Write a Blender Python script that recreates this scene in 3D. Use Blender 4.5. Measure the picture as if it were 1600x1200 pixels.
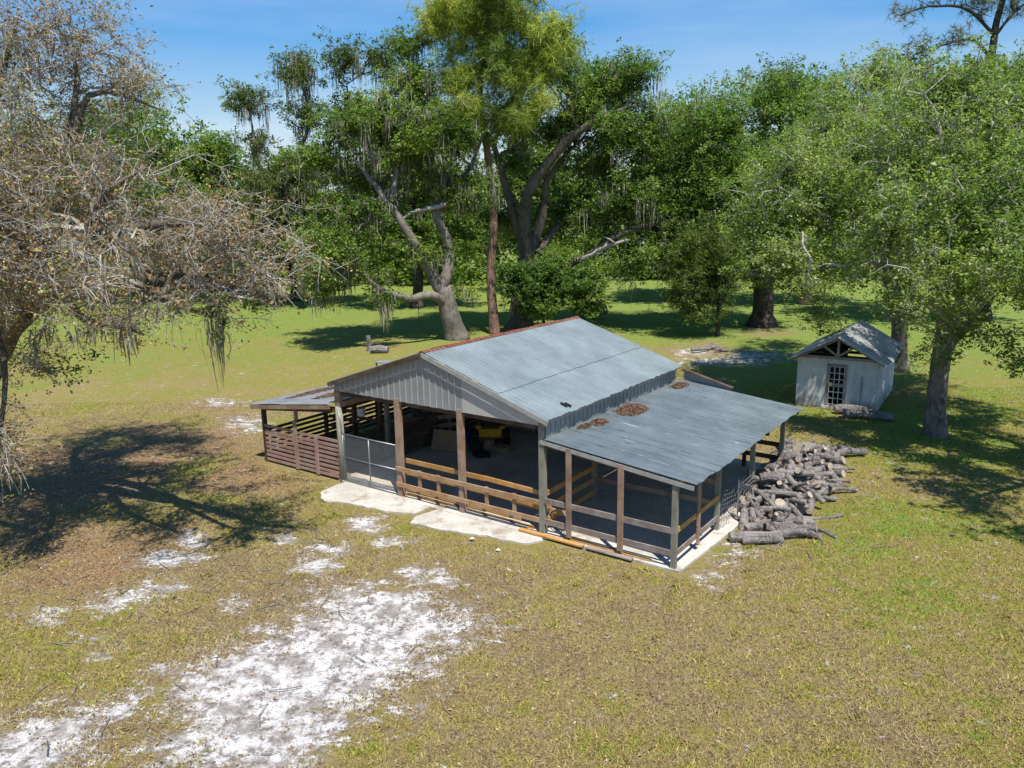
import bpy, math, random
import numpy as np
from mathutils import Vector, Matrix
R = math.radians
random.seed(7); rng = np.random.default_rng(7)
S = bpy.context.scene
for o in list(bpy.data.objects): bpy.data.objects.remove(o)

# ---------------------------------------------------------------- camera
CF, PITCH, ROLL, CH = 1212.6, 0.2175, -0.0170, 8.46      # focal length in 1600-px units
cam = bpy.data.cameras.new('camera'); camo = bpy.data.objects.new('camera', cam)
S.collection.objects.link(camo); S.camera = camo
cam.sensor_width = 36; cam.lens = 36*CF/1600; cam.clip_end = 3000; cam.clip_start = 0.1
_right = Vector((1,0,0)); _up = Vector((0,math.sin(PITCH),math.cos(PITCH))); _fw = Vector((0,math.cos(PITCH),-math.sin(PITCH)))
_r2 = math.cos(ROLL)*_right + math.sin(ROLL)*_up; _u2 = -math.sin(ROLL)*_right + math.cos(ROLL)*_up
M = Matrix((_r2,_u2,-_fw)).transposed().to_4x4(); M.translation = Vector((0,0,CH)); camo.matrix_world = M

# ---------------------------------------------------------------- sky, sun, exposure
SHD = Vector((-0.14, 0.42, -1.0)).normalized()           # direction the sunlight travels
sd = -SHD
elev = math.asin(sd.z); azim = math.atan2(sd.x, sd.y)
W = bpy.data.worlds.new('World'); S.world = W; W.use_nodes = True
wn = W.node_tree; wn.nodes.clear()
sky = wn.nodes.new('ShaderNodeTexSky'); sky.sky_type = 'NISHITA'; sky.sun_disc = False
sky.sun_elevation = elev; sky.sun_rotation = azim; sky.air_density = 1.0; sky.dust_density = 0.0; sky.ozone_density = 3.5
bgn = wn.nodes.new('ShaderNodeBackground'); bgn.inputs[1].default_value = 0.084
wo = wn.nodes.new('ShaderNodeOutputWorld')
# thin high cloud: a little white blended into the sky by direction
tcw = wn.nodes.new('ShaderNodeTexCoord'); mpw = wn.nodes.new('ShaderNodeMapping'); mpw.inputs['Scale'].default_value = (1.2,1.2,7)
nzw = wn.nodes.new('ShaderNodeTexNoise'); nzw.inputs['Scale'].default_value = 1.6; nzw.inputs['Detail'].default_value = 6
crw = wn.nodes.new('ShaderNodeValToRGB'); crw.color_ramp.elements[0].position = .43; crw.color_ramp.elements[1].position = .8
crw.color_ramp.elements[1].color = (.42,.42,.42,1)
mxw = wn.nodes.new('ShaderNodeMixRGB'); mxw.inputs[2].default_value = (7.0,7.8,8.8,1)
hsw = wn.nodes.new('ShaderNodeHueSaturation'); hsw.inputs['Saturation'].default_value = 1.42; hsw.inputs['Value'].default_value = 1.28
sepw = wn.nodes.new('ShaderNodeSeparateXYZ'); wn.links.new(tcw.outputs['Generated'],sepw.inputs[0])
lowr = wn.nodes.new('ShaderNodeValToRGB'); lowr.color_ramp.elements[0].position=0.0; lowr.color_ramp.elements[0].color=(1,1,1,1); lowr.color_ramp.elements[1].position=.22; lowr.color_ramp.elements[1].color=(0,0,0,1)
wn.links.new(sepw.outputs[2],lowr.inputs[0])
lowm = wn.nodes.new('ShaderNodeMixRGB'); lowm.inputs[2].default_value=(5.0,5.6,6.2,1); wn.links.new(lowr.outputs[0],lowm.inputs[0])   # pale blue air near the horizon
for a,b in ((tcw.outputs['Generated'],mpw.inputs[0]),(mpw.outputs[0],nzw.inputs[0]),(nzw.outputs['Fac'],crw.inputs[0]),(crw.outputs[0],mxw.inputs[0]),
            (sky.outputs[0],hsw.inputs['Color']),(hsw.outputs[0],lowm.inputs[1]),(lowm.outputs[0],mxw.inputs[1]),(mxw.outputs[0],bgn.inputs[0]),(bgn.outputs[0],wo.inputs[0])): wn.links.new(a,b)
sun = bpy.data.lights.new('sun','SUN'); sun.energy = 5.0; sun.angle = R(.53); sun.color = (1,.95,.87)
suno = bpy.data.objects.new('sun',sun); S.collection.objects.link(suno); suno.rotation_euler = SHD.to_track_quat('-Z','Y').to_euler()
S.view_settings.view_transform = 'Standard'; S.view_settings.look = 'None'; S.view_settings.gamma = 1; S.view_settings.exposure = 0.46
S.render.engine = 'CYCLES'; S.cycles.max_bounces = 6; S.cycles.transparent_max_bounces = 6
S.render.resolution_x = 1024; S.render.resolution_y = 768

# ---------------------------------------------------------------- photo -> place
def ray(x, y):
    X, Y = x-800, y-600
    cr, sr = math.cos(ROLL), math.sin(ROLL)
    X, Y = cr*X+sr*Y, -sr*X+cr*Y
    c, s = math.cos(PITCH), math.sin(PITCH)
    return np.array([X/CF, c-Y/CF*s, -s-Y/CF*c])
def G(x, y, z=0.0):                      # pixel on a level of height z
    d = ray(x,y); return np.array([0,0,CH]) + d*((z-CH)/d[2])
def P(x, y, Y):                          # pixel at forward distance Y
    d = ray(x,y); return np.array([0,0,CH]) + d*(Y/d[1])
BX, BY, BYAW = -5.574, 24.128, -0.6259   # barn corner and heading
_c, _s = math.cos(BYAW), math.sin(BYAW)
def B2W(u, v, z=0): return np.array([BX+u*_c-v*_s, BY+u*_s+v*_c, z])
def W2B(x, y): dx, dy = x-BX, y-BY; return dx*_c+dy*_s, -dx*_s+dy*_c

# ---------------------------------------------------------------- naming
def tag(o, label=None, cat=None, group=None, kind=None):
    if label: o['label'] = label
    if cat: o['category'] = cat
    if group: o['group'] = group
    if kind: o['kind'] = kind
    return o
def empty(name, loc=(0,0,0), rz=0.0, label=None, cat=None, group=None):
    o = bpy.data.objects.new(name, None); S.collection.objects.link(o)
    o.empty_display_size = .3; o.location = [float(q) for q in loc]; o.rotation_euler = (0,0,rz)
    return tag(o, label, cat, group)
def copy_tree(o, parent=None):
    c = o.copy(); S.collection.objects.link(c)
    if parent: c.parent = parent
    for ch in list(o.children): copy_tree(ch, c)
    return c

# ---------------------------------------------------------------- mesh collector
class MB:
    def __init__(s): s.v=[]; s.f=[]; s.r=[]; s.m=[]; s.n=0
    def add(s, V, F, r=None, mi=0):
        V = np.asarray(V,float).reshape(-1,3)
        s.v.append(V); s.f += [tuple(i+s.n for i in q) for q in F]; s.m += [mi]*len(F)
        s.r.append(np.full(len(V), random.random() if r is None else r)); s.n += len(V); return s
    def box(s, x0,x1,y0,y1,z0,z1, **k):
        V=[(x,y,z) for z in (z0,z1) for y in (y0,y1) for x in (x0,x1)]
        return s.add(V, [(0,2,3,1),(4,5,7,6),(0,1,5,4),(2,6,7,3),(0,4,6,2),(1,3,7,5)], **k)
    def beam(s, a, b, w, h, up=(0,0,1), **k):       # w across, h along 'up'
        a=Vector(a); b=Vector(b); d=(b-a).normalized(); up=Vector(up)
        if abs(d.dot(up))>.98: up=Vector((0,1,0))
        sd_=d.cross(up).normalized(); u=sd_.cross(d).normalized()
        V=[p+sd_*(w/2*i)+u*(h/2*j) for p in (a,b) for j in (-1,1) for i in (-1,1)]
        return s.add([tuple(q) for q in V], [(0,2,3,1),(4,5,7,6),(0,1,5,4),(2,6,7,3),(0,4,6,2),(1,3,7,5)], **k)
    def tube(s, pts, rad, n=8, cap=True, wob=0.0, **k):
        pts=np.asarray(pts,float); m=len(pts); rad=np.broadcast_to(np.asarray(rad,float),(m,))
        V=[]; prev=None
        for i in range(m):
            d=pts[min(i+1,m-1)]-pts[max(i-1,0)]; d=d/(np.linalg.norm(d)+1e-9)
            if prev is None:
                ref=np.array([1.,0,0]) if abs(d[0])<.9 else np.array([0,1.,0])
            else: ref=prev
            a=ref-d*ref.dot(d); a/=np.linalg.norm(a)+1e-9; prev=a; b=np.cross(d,a)
            for j in range(n):
                t=2*math.pi*j/n; rr=rad[i]*(1+wob*(rng.random()-.5))
                V.append(pts[i]+rr*(math.cos(t)*a+math.sin(t)*b))
        F=[(i*n+j,i*n+(j+1)%n,(i+1)*n+(j+1)%n,(i+1)*n+j) for i in range(m-1) for j in range(n)]
        if cap: F+= [tuple(range(n-1,-1,-1)), tuple((m-1)*n+j for j in range(n))]
        return s.add(V,F,**k)
    def build(s, name, mats, parent=None, smooth=False):
        me=bpy.data.meshes.new(name)
        V=np.concatenate(s.v) if s.v else np.zeros((0,3))
        me.from_pydata(V.tolist(),[],s.f); 
        if not isinstance(mats,(list,tuple)): mats=[mats]
        for m in mats: me.materials.append(m)
        if len(mats)>1: me.polygons.foreach_set('material_index', s.m)
        at=me.attributes.new('rnd','FLOAT','POINT'); at.data.foreach_set('value', np.concatenate(s.r).astype(np.float32))
        if smooth: me.polygons.foreach_set('use_smooth',[True]*len(me.polygons))
        me.update()
        o=bpy.data.objects.new(name,me); S.collection.objects.link(o)
        if parent: o.parent=parent
        return o
def quads(name, V, rnd, m, parent=None, nv=4, extra=None):      # V: (N*nv,3) loose faces, fast
    me=bpy.data.meshes.new(name); N=len(V)//nv
    me.vertices.add(len(V)); me.vertices.foreach_set('co', V.astype(np.float32).ravel())
    me.loops.add(len(V)); me.loops.foreach_set('vertex_index', np.arange(len(V),dtype=np.int32))
    me.polygons.add(N); me.polygons.foreach_set('loop_start', np.arange(0,len(V),nv,dtype=np.int32))
    me.update(calc_edges=True)
    at=me.attributes.new('rnd','FLOAT','POINT'); at.data.foreach_set('value', np.repeat(rnd,nv).astype(np.float32))
    if extra is not None:
        at=me.attributes.new('hue','FLOAT','POINT'); at.data.foreach_set('value', np.repeat(extra,nv).astype(np.float32))
    me.materials.append(m)
    o=bpy.data.objects.new(name,me); S.collection.objects.link(o)
    if parent: o.parent=parent
    return o

# ---------------------------------------------------------------- materials
class NT:
    def __init__(s,name):
        s.m=bpy.data.materials.new(name); s.m.use_nodes=True; s.t=s.m.node_tree; s.t.nodes.clear()
        s.out=s.t.nodes.new('ShaderNodeOutputMaterial')
    def n(s,typ,**k):
        nd=s.t.nodes.new('ShaderNode'+typ)
        for a,b in k.items():
            if a.startswith('i_'): nd.inputs[a[2:]].default_value=b
            else: setattr(nd,a,b)
        return nd
    def l(s,a,b): s.t.links.new(a,b)
    def attr(s,name): return s.n('Attribute',attribute_name=name).outputs['Fac']
    def noise(s,scale,detail=4,rough=.55,vec=None,dist=0.0):
        q=s.n('TexNoise'); q.inputs['Scale'].default_value=scale; q.inputs['Detail'].default_value=detail; q.inputs['Roughness'].default_value=rough; q.inputs['Distortion'].default_value=dist
        if vec is not None: s.l(vec,q.inputs['Vector'])
        return q.outputs['Fac']
    def ramp(s,fac,stops):
        r=s.n('ValToRGB'); e=r.color_ramp.elements
        while len(e)<len(stops): e.new(.5)
        for q,(p,c) in zip(e,stops):
            q.position=p; q.color=(c,c,c,1) if not hasattr(c,'__len__') else (*c,1)
        s.l(fac,r.inputs[0]); return r.outputs[0]
    def mix(s,f,a,b,mode='MIX'):
        q=s.n('MixRGB',blend_type=mode)
        for i,x in enumerate((f,a,b)):
            if hasattr(x,'is_linked'): s.l(x,q.inputs[i])
            elif hasattr(x,'__len__'): q.inputs[i].default_value=(*x,1)
            else: q.inputs[i].default_value=x if i==0 else (x,x,x,1)
        return q.outputs[0]
    def math(s,op,a,b=0.0,c=None,clamp=False):
        q=s.n('Math',operation=op,use_clamp=clamp)
        for i,x in enumerate((a,b) if c is None else (a,b,c)):
            if hasattr(x,'is_linked'): s.l(x,q.inputs[i])
            else: q.inputs[i].default_value=x
        return q.outputs[0]
    def coord(s,kind='Object',scale=None):
        o=s.n('TexCoord').outputs[kind]
        if scale:
            mp=s.n('Mapping'); mp.inputs['Scale'].default_value=scale; s.l(o,mp.inputs[0]); o=mp.outputs[0]
        return o
    def bump(s,h,strength=.3,dist=.02):
        q=s.n('Bump'); q.inputs['Strength'].default_value=strength; q.inputs['Distance'].default_value=dist; s.l(h,q.inputs['Height']); return q.outputs[0]
    def pbsdf(s,col,rough=.8,metal=0.0,bump=None,spec=.3):
        p=s.n('BsdfPrincipled')
        for nm,x in (('Base Color',col),('Roughness',rough),('Metallic',metal),('Specular IOR Level',spec)):
            if hasattr(x,'is_linked'): s.l(x,p.inputs[nm])
            else: p.inputs[nm].default_value=(*x,1) if hasattr(x,'__len__') else x
        if bump is not None: s.l(bump,p.inputs['Normal'])
        s.l(p.outputs[0],s.out.inputs[0]); return s.m
def wood(name, dark, light, grey=None, gamt=.3):
    t=NT(name); co=t.coord('Object')
    n1=t.noise(5,5,.6,t.coord('Object',(1,1,1))); n2=t.noise(38,4,.65,co)
    c=t.mix(t.ramp(n1,[(.3,0),(.72,1)]),dark,light)
    c=t.mix(t.ramp(n2,[(.35,.55),(.5,0)]),c,tuple(x*.45 for x in dark))
    c=t.mix(t.ramp(t.attr('rnd'),[(0,0),(1,.45)]),c,tuple(x*.55 for x in dark))
    if grey: c=t.mix(t.ramp(t.noise(1.7,4,.6,co),[(.45,0),(.62,gamt)]),c,grey)
    return t.pbsdf(c,.85,bump=t.bump(n2,.35,.01))
def plain(name, col, rough=.7, metal=0.0, var=.35, sc=9, spec=.3):
    t=NT(name); n=t.noise(sc,5,.6,t.coord('Object'))
    c=t.mix(t.ramp(n,[(.35,0),(.7,1)]),tuple(x*(1-var) for x in col),col)
    return t.pbsdf(c,rough,metal,bump=t.bump(n,.15,.01),spec=spec)
M_brown = wood('brown_wood',(.24,.145,.095),(.42,.27,.18),(.36,.30,.25),.5)
M_dark = wood('dark_wood',(.07,.04,.025),(.14,.085,.055),(.16,.14,.12),.4)
M_orange = wood('orange_wood',(.42,.20,.05),(.62,.34,.10),(.50,.34,.17),.4)
M_tan = wood('tan_rail_wood',(.30,.165,.08),(.48,.29,.15),(.40,.31,.22),.5)
M_mauve = wood('mauve_slats',(.32,.175,.135),(.47,.285,.23),(.36,.29,.26),.5)
M_grey = wood('grey_wood',(.20,.18,.14),(.36,.34,.27),(.24,.26,.20),.5)
M_rail = wood('weathered_rail',(.19,.145,.12),(.35,.28,.235),(.34,.31,.285),.6)
M_pipe = plain('galvanised_pipe',(.36,.37,.38),.45,.7,.25,14)
M_wire = plain('fence_wire',(.27,.28,.29),.5,.5,.2,14)
M_black = plain('black_rubber',(.018,.018,.02),.75,0,.3)
M_blackp = plain('black_plastic',(.03,.03,.033),.45,0,.2)
M_yellow = plain('yellow_paint',(.66,.38,.02),.4,0,.2,5)
M_card = plain('cardboard',(.36,.24,.13),.9,0,.25,7)
M_blue = plain('blue_plastic',(.03,.06,.25),.5,0,.2)
M_white = plain('white_board',(.62,.61,.58),.7,0,.2,6)
M_plast = plain('white_plastic',(.75,.76,.76),.5,0,.1,6)
M_rope = plain('rope',(.16,.13,.09),.95,0,.3,30)

def tin(name, base, rust=(.24,.10,.05), streak=None, rough=.42, metal=.55):
    t=NT(name); co=t.coord('Object')
    n1=t.noise(.9,5,.65,co); n2=t.noise(1.0,5,.7,t.coord('Object',(.35,7,1)))
    c=t.mix(t.ramp(n1,[(.3,0),(.75,1)]),tuple(x*.8 for x in base),tuple(x*1.15 for x in base))
    c=t.mix(t.ramp(n2,[(.42,0),(.62,.3)]),c,tuple(x*.68 for x in base))
    n3=t.noise(26,3,.7,co)
    c=t.mix(t.ramp(n3,[(.4,.25),(.55,0)]),c,tuple(x*.7 for x in base))
    if streak:
        n4=t.noise(1.0,5,.65,t.coord('Object',(.5,4.2,1)))
        c=t.mix(t.ramp(n4,[(.67,0),(.71,.8)]),c,streak)
        sx=t.n('SeparateXYZ'); t.l(co,sx.inputs[0]); fr=t.math('FRACT',t.math('DIVIDE',sx.outputs[1],.5)); lap=t.math('LESS_THAN',fr,.035)
        c=t.mix(t.math('MULTIPLY',lap,t.ramp(t.noise(1.3,4,.6,co),[(.38,.15),(.6,.85)])),c,tuple(x*.4 for x in base))
        n5=t.noise(1.2,4,.6,t.coord('Object',(1.1,9,1)))
        c=t.mix(t.ramp(n5,[(.60,0),(.66,.55)]),c,(.06,.065,.075))
    c=t.mix(t.ramp(t.noise(.55,6,.7,co),[(.70,0),(.76,.7)]),c,rust)
    ro=t.ramp(n1,[(.3,rough-.06),(.7,rough+.14)])
    return t.pbsdf(c,ro,metal,bump=t.bump(n1,.12,.03),spec=.4)
M_roof = tin('main_roof_tin',(.265,.315,.325),rust=(.235,.27,.275),rough=.5,metal=.3)
M_roofL = tin('lean_roof_tin',(.235,.28,.295),rust=(.22,.26,.275),streak=(.66,.69,.70),rough=.42,metal=.5)
M_tinold = tin('old_tin',(.36,.37,.38),rust=(.2,.12,.08),streak=(.6,.6,.6),rough=.5,metal=.4)
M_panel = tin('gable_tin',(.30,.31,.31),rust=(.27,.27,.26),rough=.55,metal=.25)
M_rib = plain('sunlit_rib',(.44,.44,.43),.6,.1,.25,3)  # sun catching the rib sides, put into a lighter colour than the panel
M_panel2 = plain('gable_board',(.44,.43,.40),.7,0,.12,3)
M_rust = plain('rust_cap',(.25,.085,.05),.85,.1,.5,8)
M_lite = plain('pale_trim',(.36,.36,.34),.7,0,.3,6)

# concrete
t=NT('concrete'); co=t.coord('Object'); n1=t.noise(.7,6,.65,co); n2=t.noise(14,5,.7,co)
c=t.mix(t.ramp(n1,[(.35,0),(.7,1)]),(.40,.375,.33),(.62,.60,.55))
c=t.mix(t.ramp(n2,[(.35,.5),(.52,0)]),c,(.30,.27,.22))
c=t.mix(t.ramp(t.noise(1.6,5,.6,co),[(.54,0),(.66,.75)]),c,(.27,.21,.15))
M_conc=t.pbsdf(c,.9,bump=t.bump(n2,.2,.01))
t=NT('barn_floor'); n1=t.noise(.8,6,.65,t.coord('Object')); n2=t.noise(14,5,.7,t.coord('Object'))
c=t.mix(t.ramp(n1,[(.35,0),(.7,1)]),(.42,.355,.275),(.66,.565,.455))
c=t.mix(t.ramp(n2,[(.35,.5),(.52,0)]),c,(.24,.20,.16))
M_floor=t.pbsdf(c,.9,bump=t.bump(n2,.2,.01))
# peeling whitewash
t=NT('peeling_whitewash'); co=t.coord('Object'); n1=t.noise(1.6,6,.7,co); n2=t.noise(7,5,.6,co)
c=t.mix(t.ramp(n1,[(.35,0),(.65,1)]),(.42,.43,.42),(.62,.62,.60))
c=t.mix(t.ramp(t.noise(2.3,6,.75,co),[(.58,0),(.66,.6)]),c,(.33,.33,.30))
c=t.mix(t.ramp(n2,[(.70,0),(.735,.9)]),c,(.05,.045,.04))
sz=t.n('SeparateXYZ'); t.l(co,sz.inputs[0]); zz=t.math('ADD',sz.outputs[2],t.math('MULTIPLY',t.math('SUBTRACT',n1,.5),2.2))
c=t.mix(t.ramp(zz,[(0.0,.75),(.55,0)]),c,(.20,.18,.13)); c=t.mix(t.ramp(t.noise(1.0,5,.7,t.coord('Object',(5,5,.5))),[(.5,0),(.68,.55)]),c,(.30,.30,.27))
br=t.n('TexBrick'); br.inputs['Scale'].default_value=1; br.inputs['Brick Width'].default_value=.4; br.inputs['Row Height'].default_value=.2; br.inputs['Mortar Size'].default_value=.008
mp=t.n('Mapping'); mp.inputs['Rotation'].default_value=(R(90),0,0); t.l(co,mp.inputs[0]); t.l(mp.outputs[0],br.inputs[0])
M_wash=t.pbsdf(c,.9,bump=t.bump(br.outputs['Fac'],-.7,.015))
t=NT('pane_glass'); M_glass=t.pbsdf((.05,.06,.06),.08,0,spec=.6)

def bark(name, dark, light, sc=1.0, moss=None):
    t=NT(name); co=t.coord('Object',(1,1,.35)); n1=t.noise(9*sc,6,.7,co,.6); n2=t.noise(1.1,4,.6,t.coord('Object'))
    c=t.mix(t.ramp(n1,[(.38,0),(.62,1)]),dark,light)
    c=t.mix(t.ramp(n2,[(.42,0),(.7,.6)]),c,tuple(x*1.5 for x in light))
    if moss: c=t.mix(t.ramp(t.noise(2.2,5,.65,t.coord('Object')),[(.5,0),(.62,.7)]),c,moss)
    return t.pbsdf(c,.95,bump=t.bump(n1,.9,.05),spec=.1)
M_bark = bark('oak_bark',(.05,.04,.032),(.17,.145,.115),1,(.10,.11,.07))
M_barkd = bark('dark_oak_bark',(.025,.02,.017),(.085,.07,.058))
M_barkp = bark('pine_bark',(.09,.055,.04),(.25,.16,.12))
M_barkg = bark('grey_oak_bark',(.07,.06,.05),(.22,.195,.165),1.2)
M_twig = bark('bare_twigs',(.16,.145,.12),(.46,.435,.38),2)
M_bleach = bark('bleached_limb',(.16,.145,.125),(.36,.34,.31),2)
M_log = bark('weathered_log',(.065,.057,.052),(.265,.24,.222),1.6)
t=NT('log_end'); n=t.noise(16,5,.7,t.coord('Object')); M_logend=t.pbsdf(t.mix(t.ramp(n,[(.35,0),(.7,1)]),(.26,.20,.14),(.55,.46,.36)),.9)

def leafmat(name, a, b, c3=None, trans=.42, gl=.45):
    t=NT(name); r=t.attr('rnd'); h=t.attr('hue')
    c=t.mix(h,a,b)
    if c3: c=t.mix(t.ramp(h,[(.78,0),(.95,.9)]),c,c3)
    c=t.mix(1,c,t.ramp(r,[(0,.6),(1,1.75)]),'MULTIPLY')
    p=t.n('BsdfPrincipled'); t.l(c,p.inputs['Base Color']); p.inputs['Roughness'].default_value=.5; p.inputs['Specular IOR Level'].default_value=gl
    tr=t.n('BsdfTranslucent'); t.l(t.mix(1,c,(1.5,1.6,.7),'MULTIPLY'),tr.inputs[0])
    mx=t.n('MixShader'); mx.inputs[0].default_value=trans; t.l(p.outputs[0],mx.inputs[1]); t.l(tr.outputs[0],mx.inputs[2]); t.l(mx.outputs[0],t.out.inputs[0])
    return t.m
L_oak = leafmat('oak_leaves',(.07,.125,.022),(.165,.235,.045))
L_oakd = leafmat('dark_oak_leaves',(.05,.08,.022),(.11,.145,.038))
L_oakg = leafmat('bright_oak_leaves',(.07,.13,.024),(.165,.245,.05))
L_grey = leafmat('grey_green_leaves',(.105,.165,.036),(.205,.28,.065),(.25,.30,.11))
L_pine = leafmat('pine_needles',(.13,.19,.03),(.27,.33,.05),(.36,.38,.06),.3)
L_pined = leafmat('dark_pine_needles',(.06,.075,.03),(.12,.13,.035),(.2,.14,.06),.3)
L_dead = leafmat('dry_brown_leaves',(.19,.12,.065),(.34,.235,.12),(.20,.25,.06),.25,.15)
L_moss = leafmat('spanish_moss',(.16,.15,.115),(.30,.275,.21),None,.25,.05)
L_conif = leafmat('cedar_leaves',(.05,.085,.02),(.11,.155,.035))
L_shrub = leafmat('shrub_leaves',(.05,.105,.02),(.12,.19,.04))
L_mould = leafmat('mould_leaves',(.10,.06,.04),(.21,.125,.075),(.27,.18,.10),.1,.1)
L_litter = leafmat('litter_leaves',(.22,.14,.07),(.40,.28,.15),(.13,.075,.04),.1,.2)

# ---------------------------------------------------------------- ground masks
def sdpoly(X,Y,poly):                    # signed distance to a polygon, negative inside
    d=np.full(X.shape,1e9); ins=np.zeros(X.shape,bool); n=len(poly)
    for i in range(n):
        a=poly[i]; b=poly[(i+1)%n]; e=b-a; w0=X-a[0]; w1=Y-a[1]
        tt=np.clip((w0*e[0]+w1*e[1])/(e@e),0,1)
        d=np.minimum(d,np.hypot(w0-tt*e[0],w1-tt*e[1]))
        cond=((a[1]>Y)!=(b[1]>Y)); dy=b[1]-a[1] if abs(b[1]-a[1])>1e-9 else 1e-9
        ins^= cond & (X < (b[0]-a[0])*(Y-a[1])/dy+a[0])
    return np.where(ins,-d,d)
def gp(pix): return [G(x,y)[:2] for x,y in pix]
def ell(x,y,rx,ry,n=14): return [(x+rx*math.cos(2*math.pi*k/n)*(1+.25*math.sin(3*k+x)),y+ry*math.sin(2*math.pi*k/n)*(1+.25*math.cos(2*k+y))) for k in range(n)]
SAND=[[(410,1215),(290,1215),(235,1170),(300,1120),(270,1080),(330,1030),(430,985),(500,960),(500,925),(560,915),(640,922),(690,935),(748,965),(735,990),(690,1005),(640,1050),(600,1085),(540,1120),(480,1170),(440,1215)],
 [(-30,1135),(60,1120),(120,1115),(200,1085),(235,1078),(215,1110),(160,1130),(130,1160),(140,1215),(-30,1215)],
 ell(195,933,50,14),ell(245,918,40,10),ell(165,950,25,9),ell(370,942,15,9),ell(492,880,32,16),ell(520,855,38,9),ell(575,818,30,14),ell(610,845,32,8),ell(660,890,40,10),
 ell(690,905,30,9),ell(72,962,38,13),ell(300,842,22,16),ell(265,872,50,14),ell(150,1000,20,7),ell(90,1105,35,10),ell(160,1025,18,7),ell(260,1050,25,8),ell(440,840,18,7),ell(560,985,40,12),
 [(1090,912),(1112,880),(1150,846),(1168,848),(1160,868),(1130,902),(1105,916)],
 ell(1140,562,75,7),ell(1180,553,50,5),ell(1085,548,35,5),ell(385,660,35,14),ell(345,628,40,6),ell(680,835,40,9),ell(340,760,40,9)]
SANDW=[1,.95]+[.78]*17+[1]+[.6]*7
LITTER=[[(330,620),(400,640),(415,720),(520,760),(500,800),(330,790),(250,900),(100,960),(0,930),(0,700),(150,680)],ell(1090,545,70,14),ell(560,540,60,8),ell(1200,520,50,8),ell(1420,620,35,12),
 ell(900,1000,220,50),ell(300,850,200,50),ell(800,900,70,25)]
def masks(X,Y):
    sand=np.zeros(X.shape)
    for pl,w in zip(SAND,SANDW):
        pw=np.array(gp(pl)); size=math.sqrt(np.ptp(pw[:,0])*np.ptp(pw[:,1])+.01)
        soft=min(2.2,max(.6,size*.5))
        sand=np.maximum(sand,np.clip(.5-sdpoly(X,Y,pw)/soft,0,1)*w)
    lit=np.zeros(X.shape)
    for k,pl in enumerate(LITTER):
        lit=np.maximum(lit,np.clip(.5-sdpoly(X,Y,np.array(gp(pl)))/3.5,0,1)*(.34 if k>4 else .9))
    lit=lit*np.clip(vnoise(X,Y,.45,31)*2.0+.05,0,1)
    return sand,lit
def vnoise(X,Y,sc,seed):
    r=np.random.default_rng(seed); T=r.random((64,64)); x=X*sc+100; y=Y*sc+100
    xi=np.floor(x).astype(int); yi=np.floor(y).astype(int); fx=x-xi; fy=y-yi; fx=fx*fx*(3-2*fx); fy=fy*fy*(3-2*fy)
    g=lambda a,b:T[a%64,b%64]
    return (g(xi,yi)*(1-fx)+g(xi+1,yi)*fx)*(1-fy)+(g(xi,yi+1)*(1-fx)+g(xi+1,yi+1)*fx)*fy
def green(X,Y):                          # how lush the turf is
    d=np.clip((Y-26)/40,0,1); r=np.clip((X-.5)/7,0,1)*np.clip((24-Y)/8,0,1)
    g=.25+.78*d+.30*r+np.clip((X-7)/8,0,1)*.34*np.clip((Y-14)/8,0,1)
    return g+(vnoise(X,Y,.35,3)-.5)*.5*(1-.6*d)+(vnoise(X,Y,1.1,4)-.5)*.25*(1-d)
def hgt(X,Y):
    h=(vnoise(X,Y,.12,1)-.5)*.16+(vnoise(X,Y,.6,2)-.5)*.05+(vnoise(X,Y,2.1,8)-.5)*.025-.05
    u,v=W2B(X,Y); k=np.clip(1-np.maximum(np.maximum(-4.2-u,u-12.2),np.maximum(-1.6-v,v-9))/2.0,0,1)
    return h*(1-k)-.03*k
def axis(lo,hi,fine,far,n):
    a=np.arange(lo,hi,fine); g=np.geomspace(fine*1.3,far,n).cumsum()
    g=g/g[-1]*far
    return np.concatenate([(lo-g)[::-1],a,a[-1]+g])
xs=axis(-19,19,.14,500,42); ys_=np.arange(7,38,.14); ys=np.concatenate([np.linspace(-60,6.8,40),ys_,ys_[-1]+np.cumsum(np.geomspace(.16,45,75))])
XX,YY=np.meshgrid(xs,ys); sm,lm=masks(XX,YY); gm=green(XX,YY)
ZZ=hgt(XX,YY)-.03*np.clip(sm*2-.8,0,1)
nx,ny=len(xs),len(ys)
V=np.stack([XX,YY,ZZ],-1).reshape(-1,3)
idx=np.arange(nx*ny).reshape(ny,nx); F=np.stack([idx[:-1,:-1],idx[:-1,1:],idx[1:,1:],idx[1:,:-1]],-1).reshape(-1,4)
me=bpy.data.meshes.new('ground'); me.from_pydata(V.tolist(),[],F.tolist())
for nm,q in (('sand',sm),('litter',lm),('green',gm)):
    at=me.attributes.new(nm,'FLOAT','POINT'); at.data.foreach_set('value',q.ravel().astype(np.float32))
me.polygons.foreach_set('use_smooth',[True]*len(me.polygons))
ground=bpy.data.objects.new('ground',me); S.collection.objects.link(ground); tag(ground,kind='structure')
ground['label']='mown pasture with dry grass, bare white sand and leaf litter'
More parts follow.
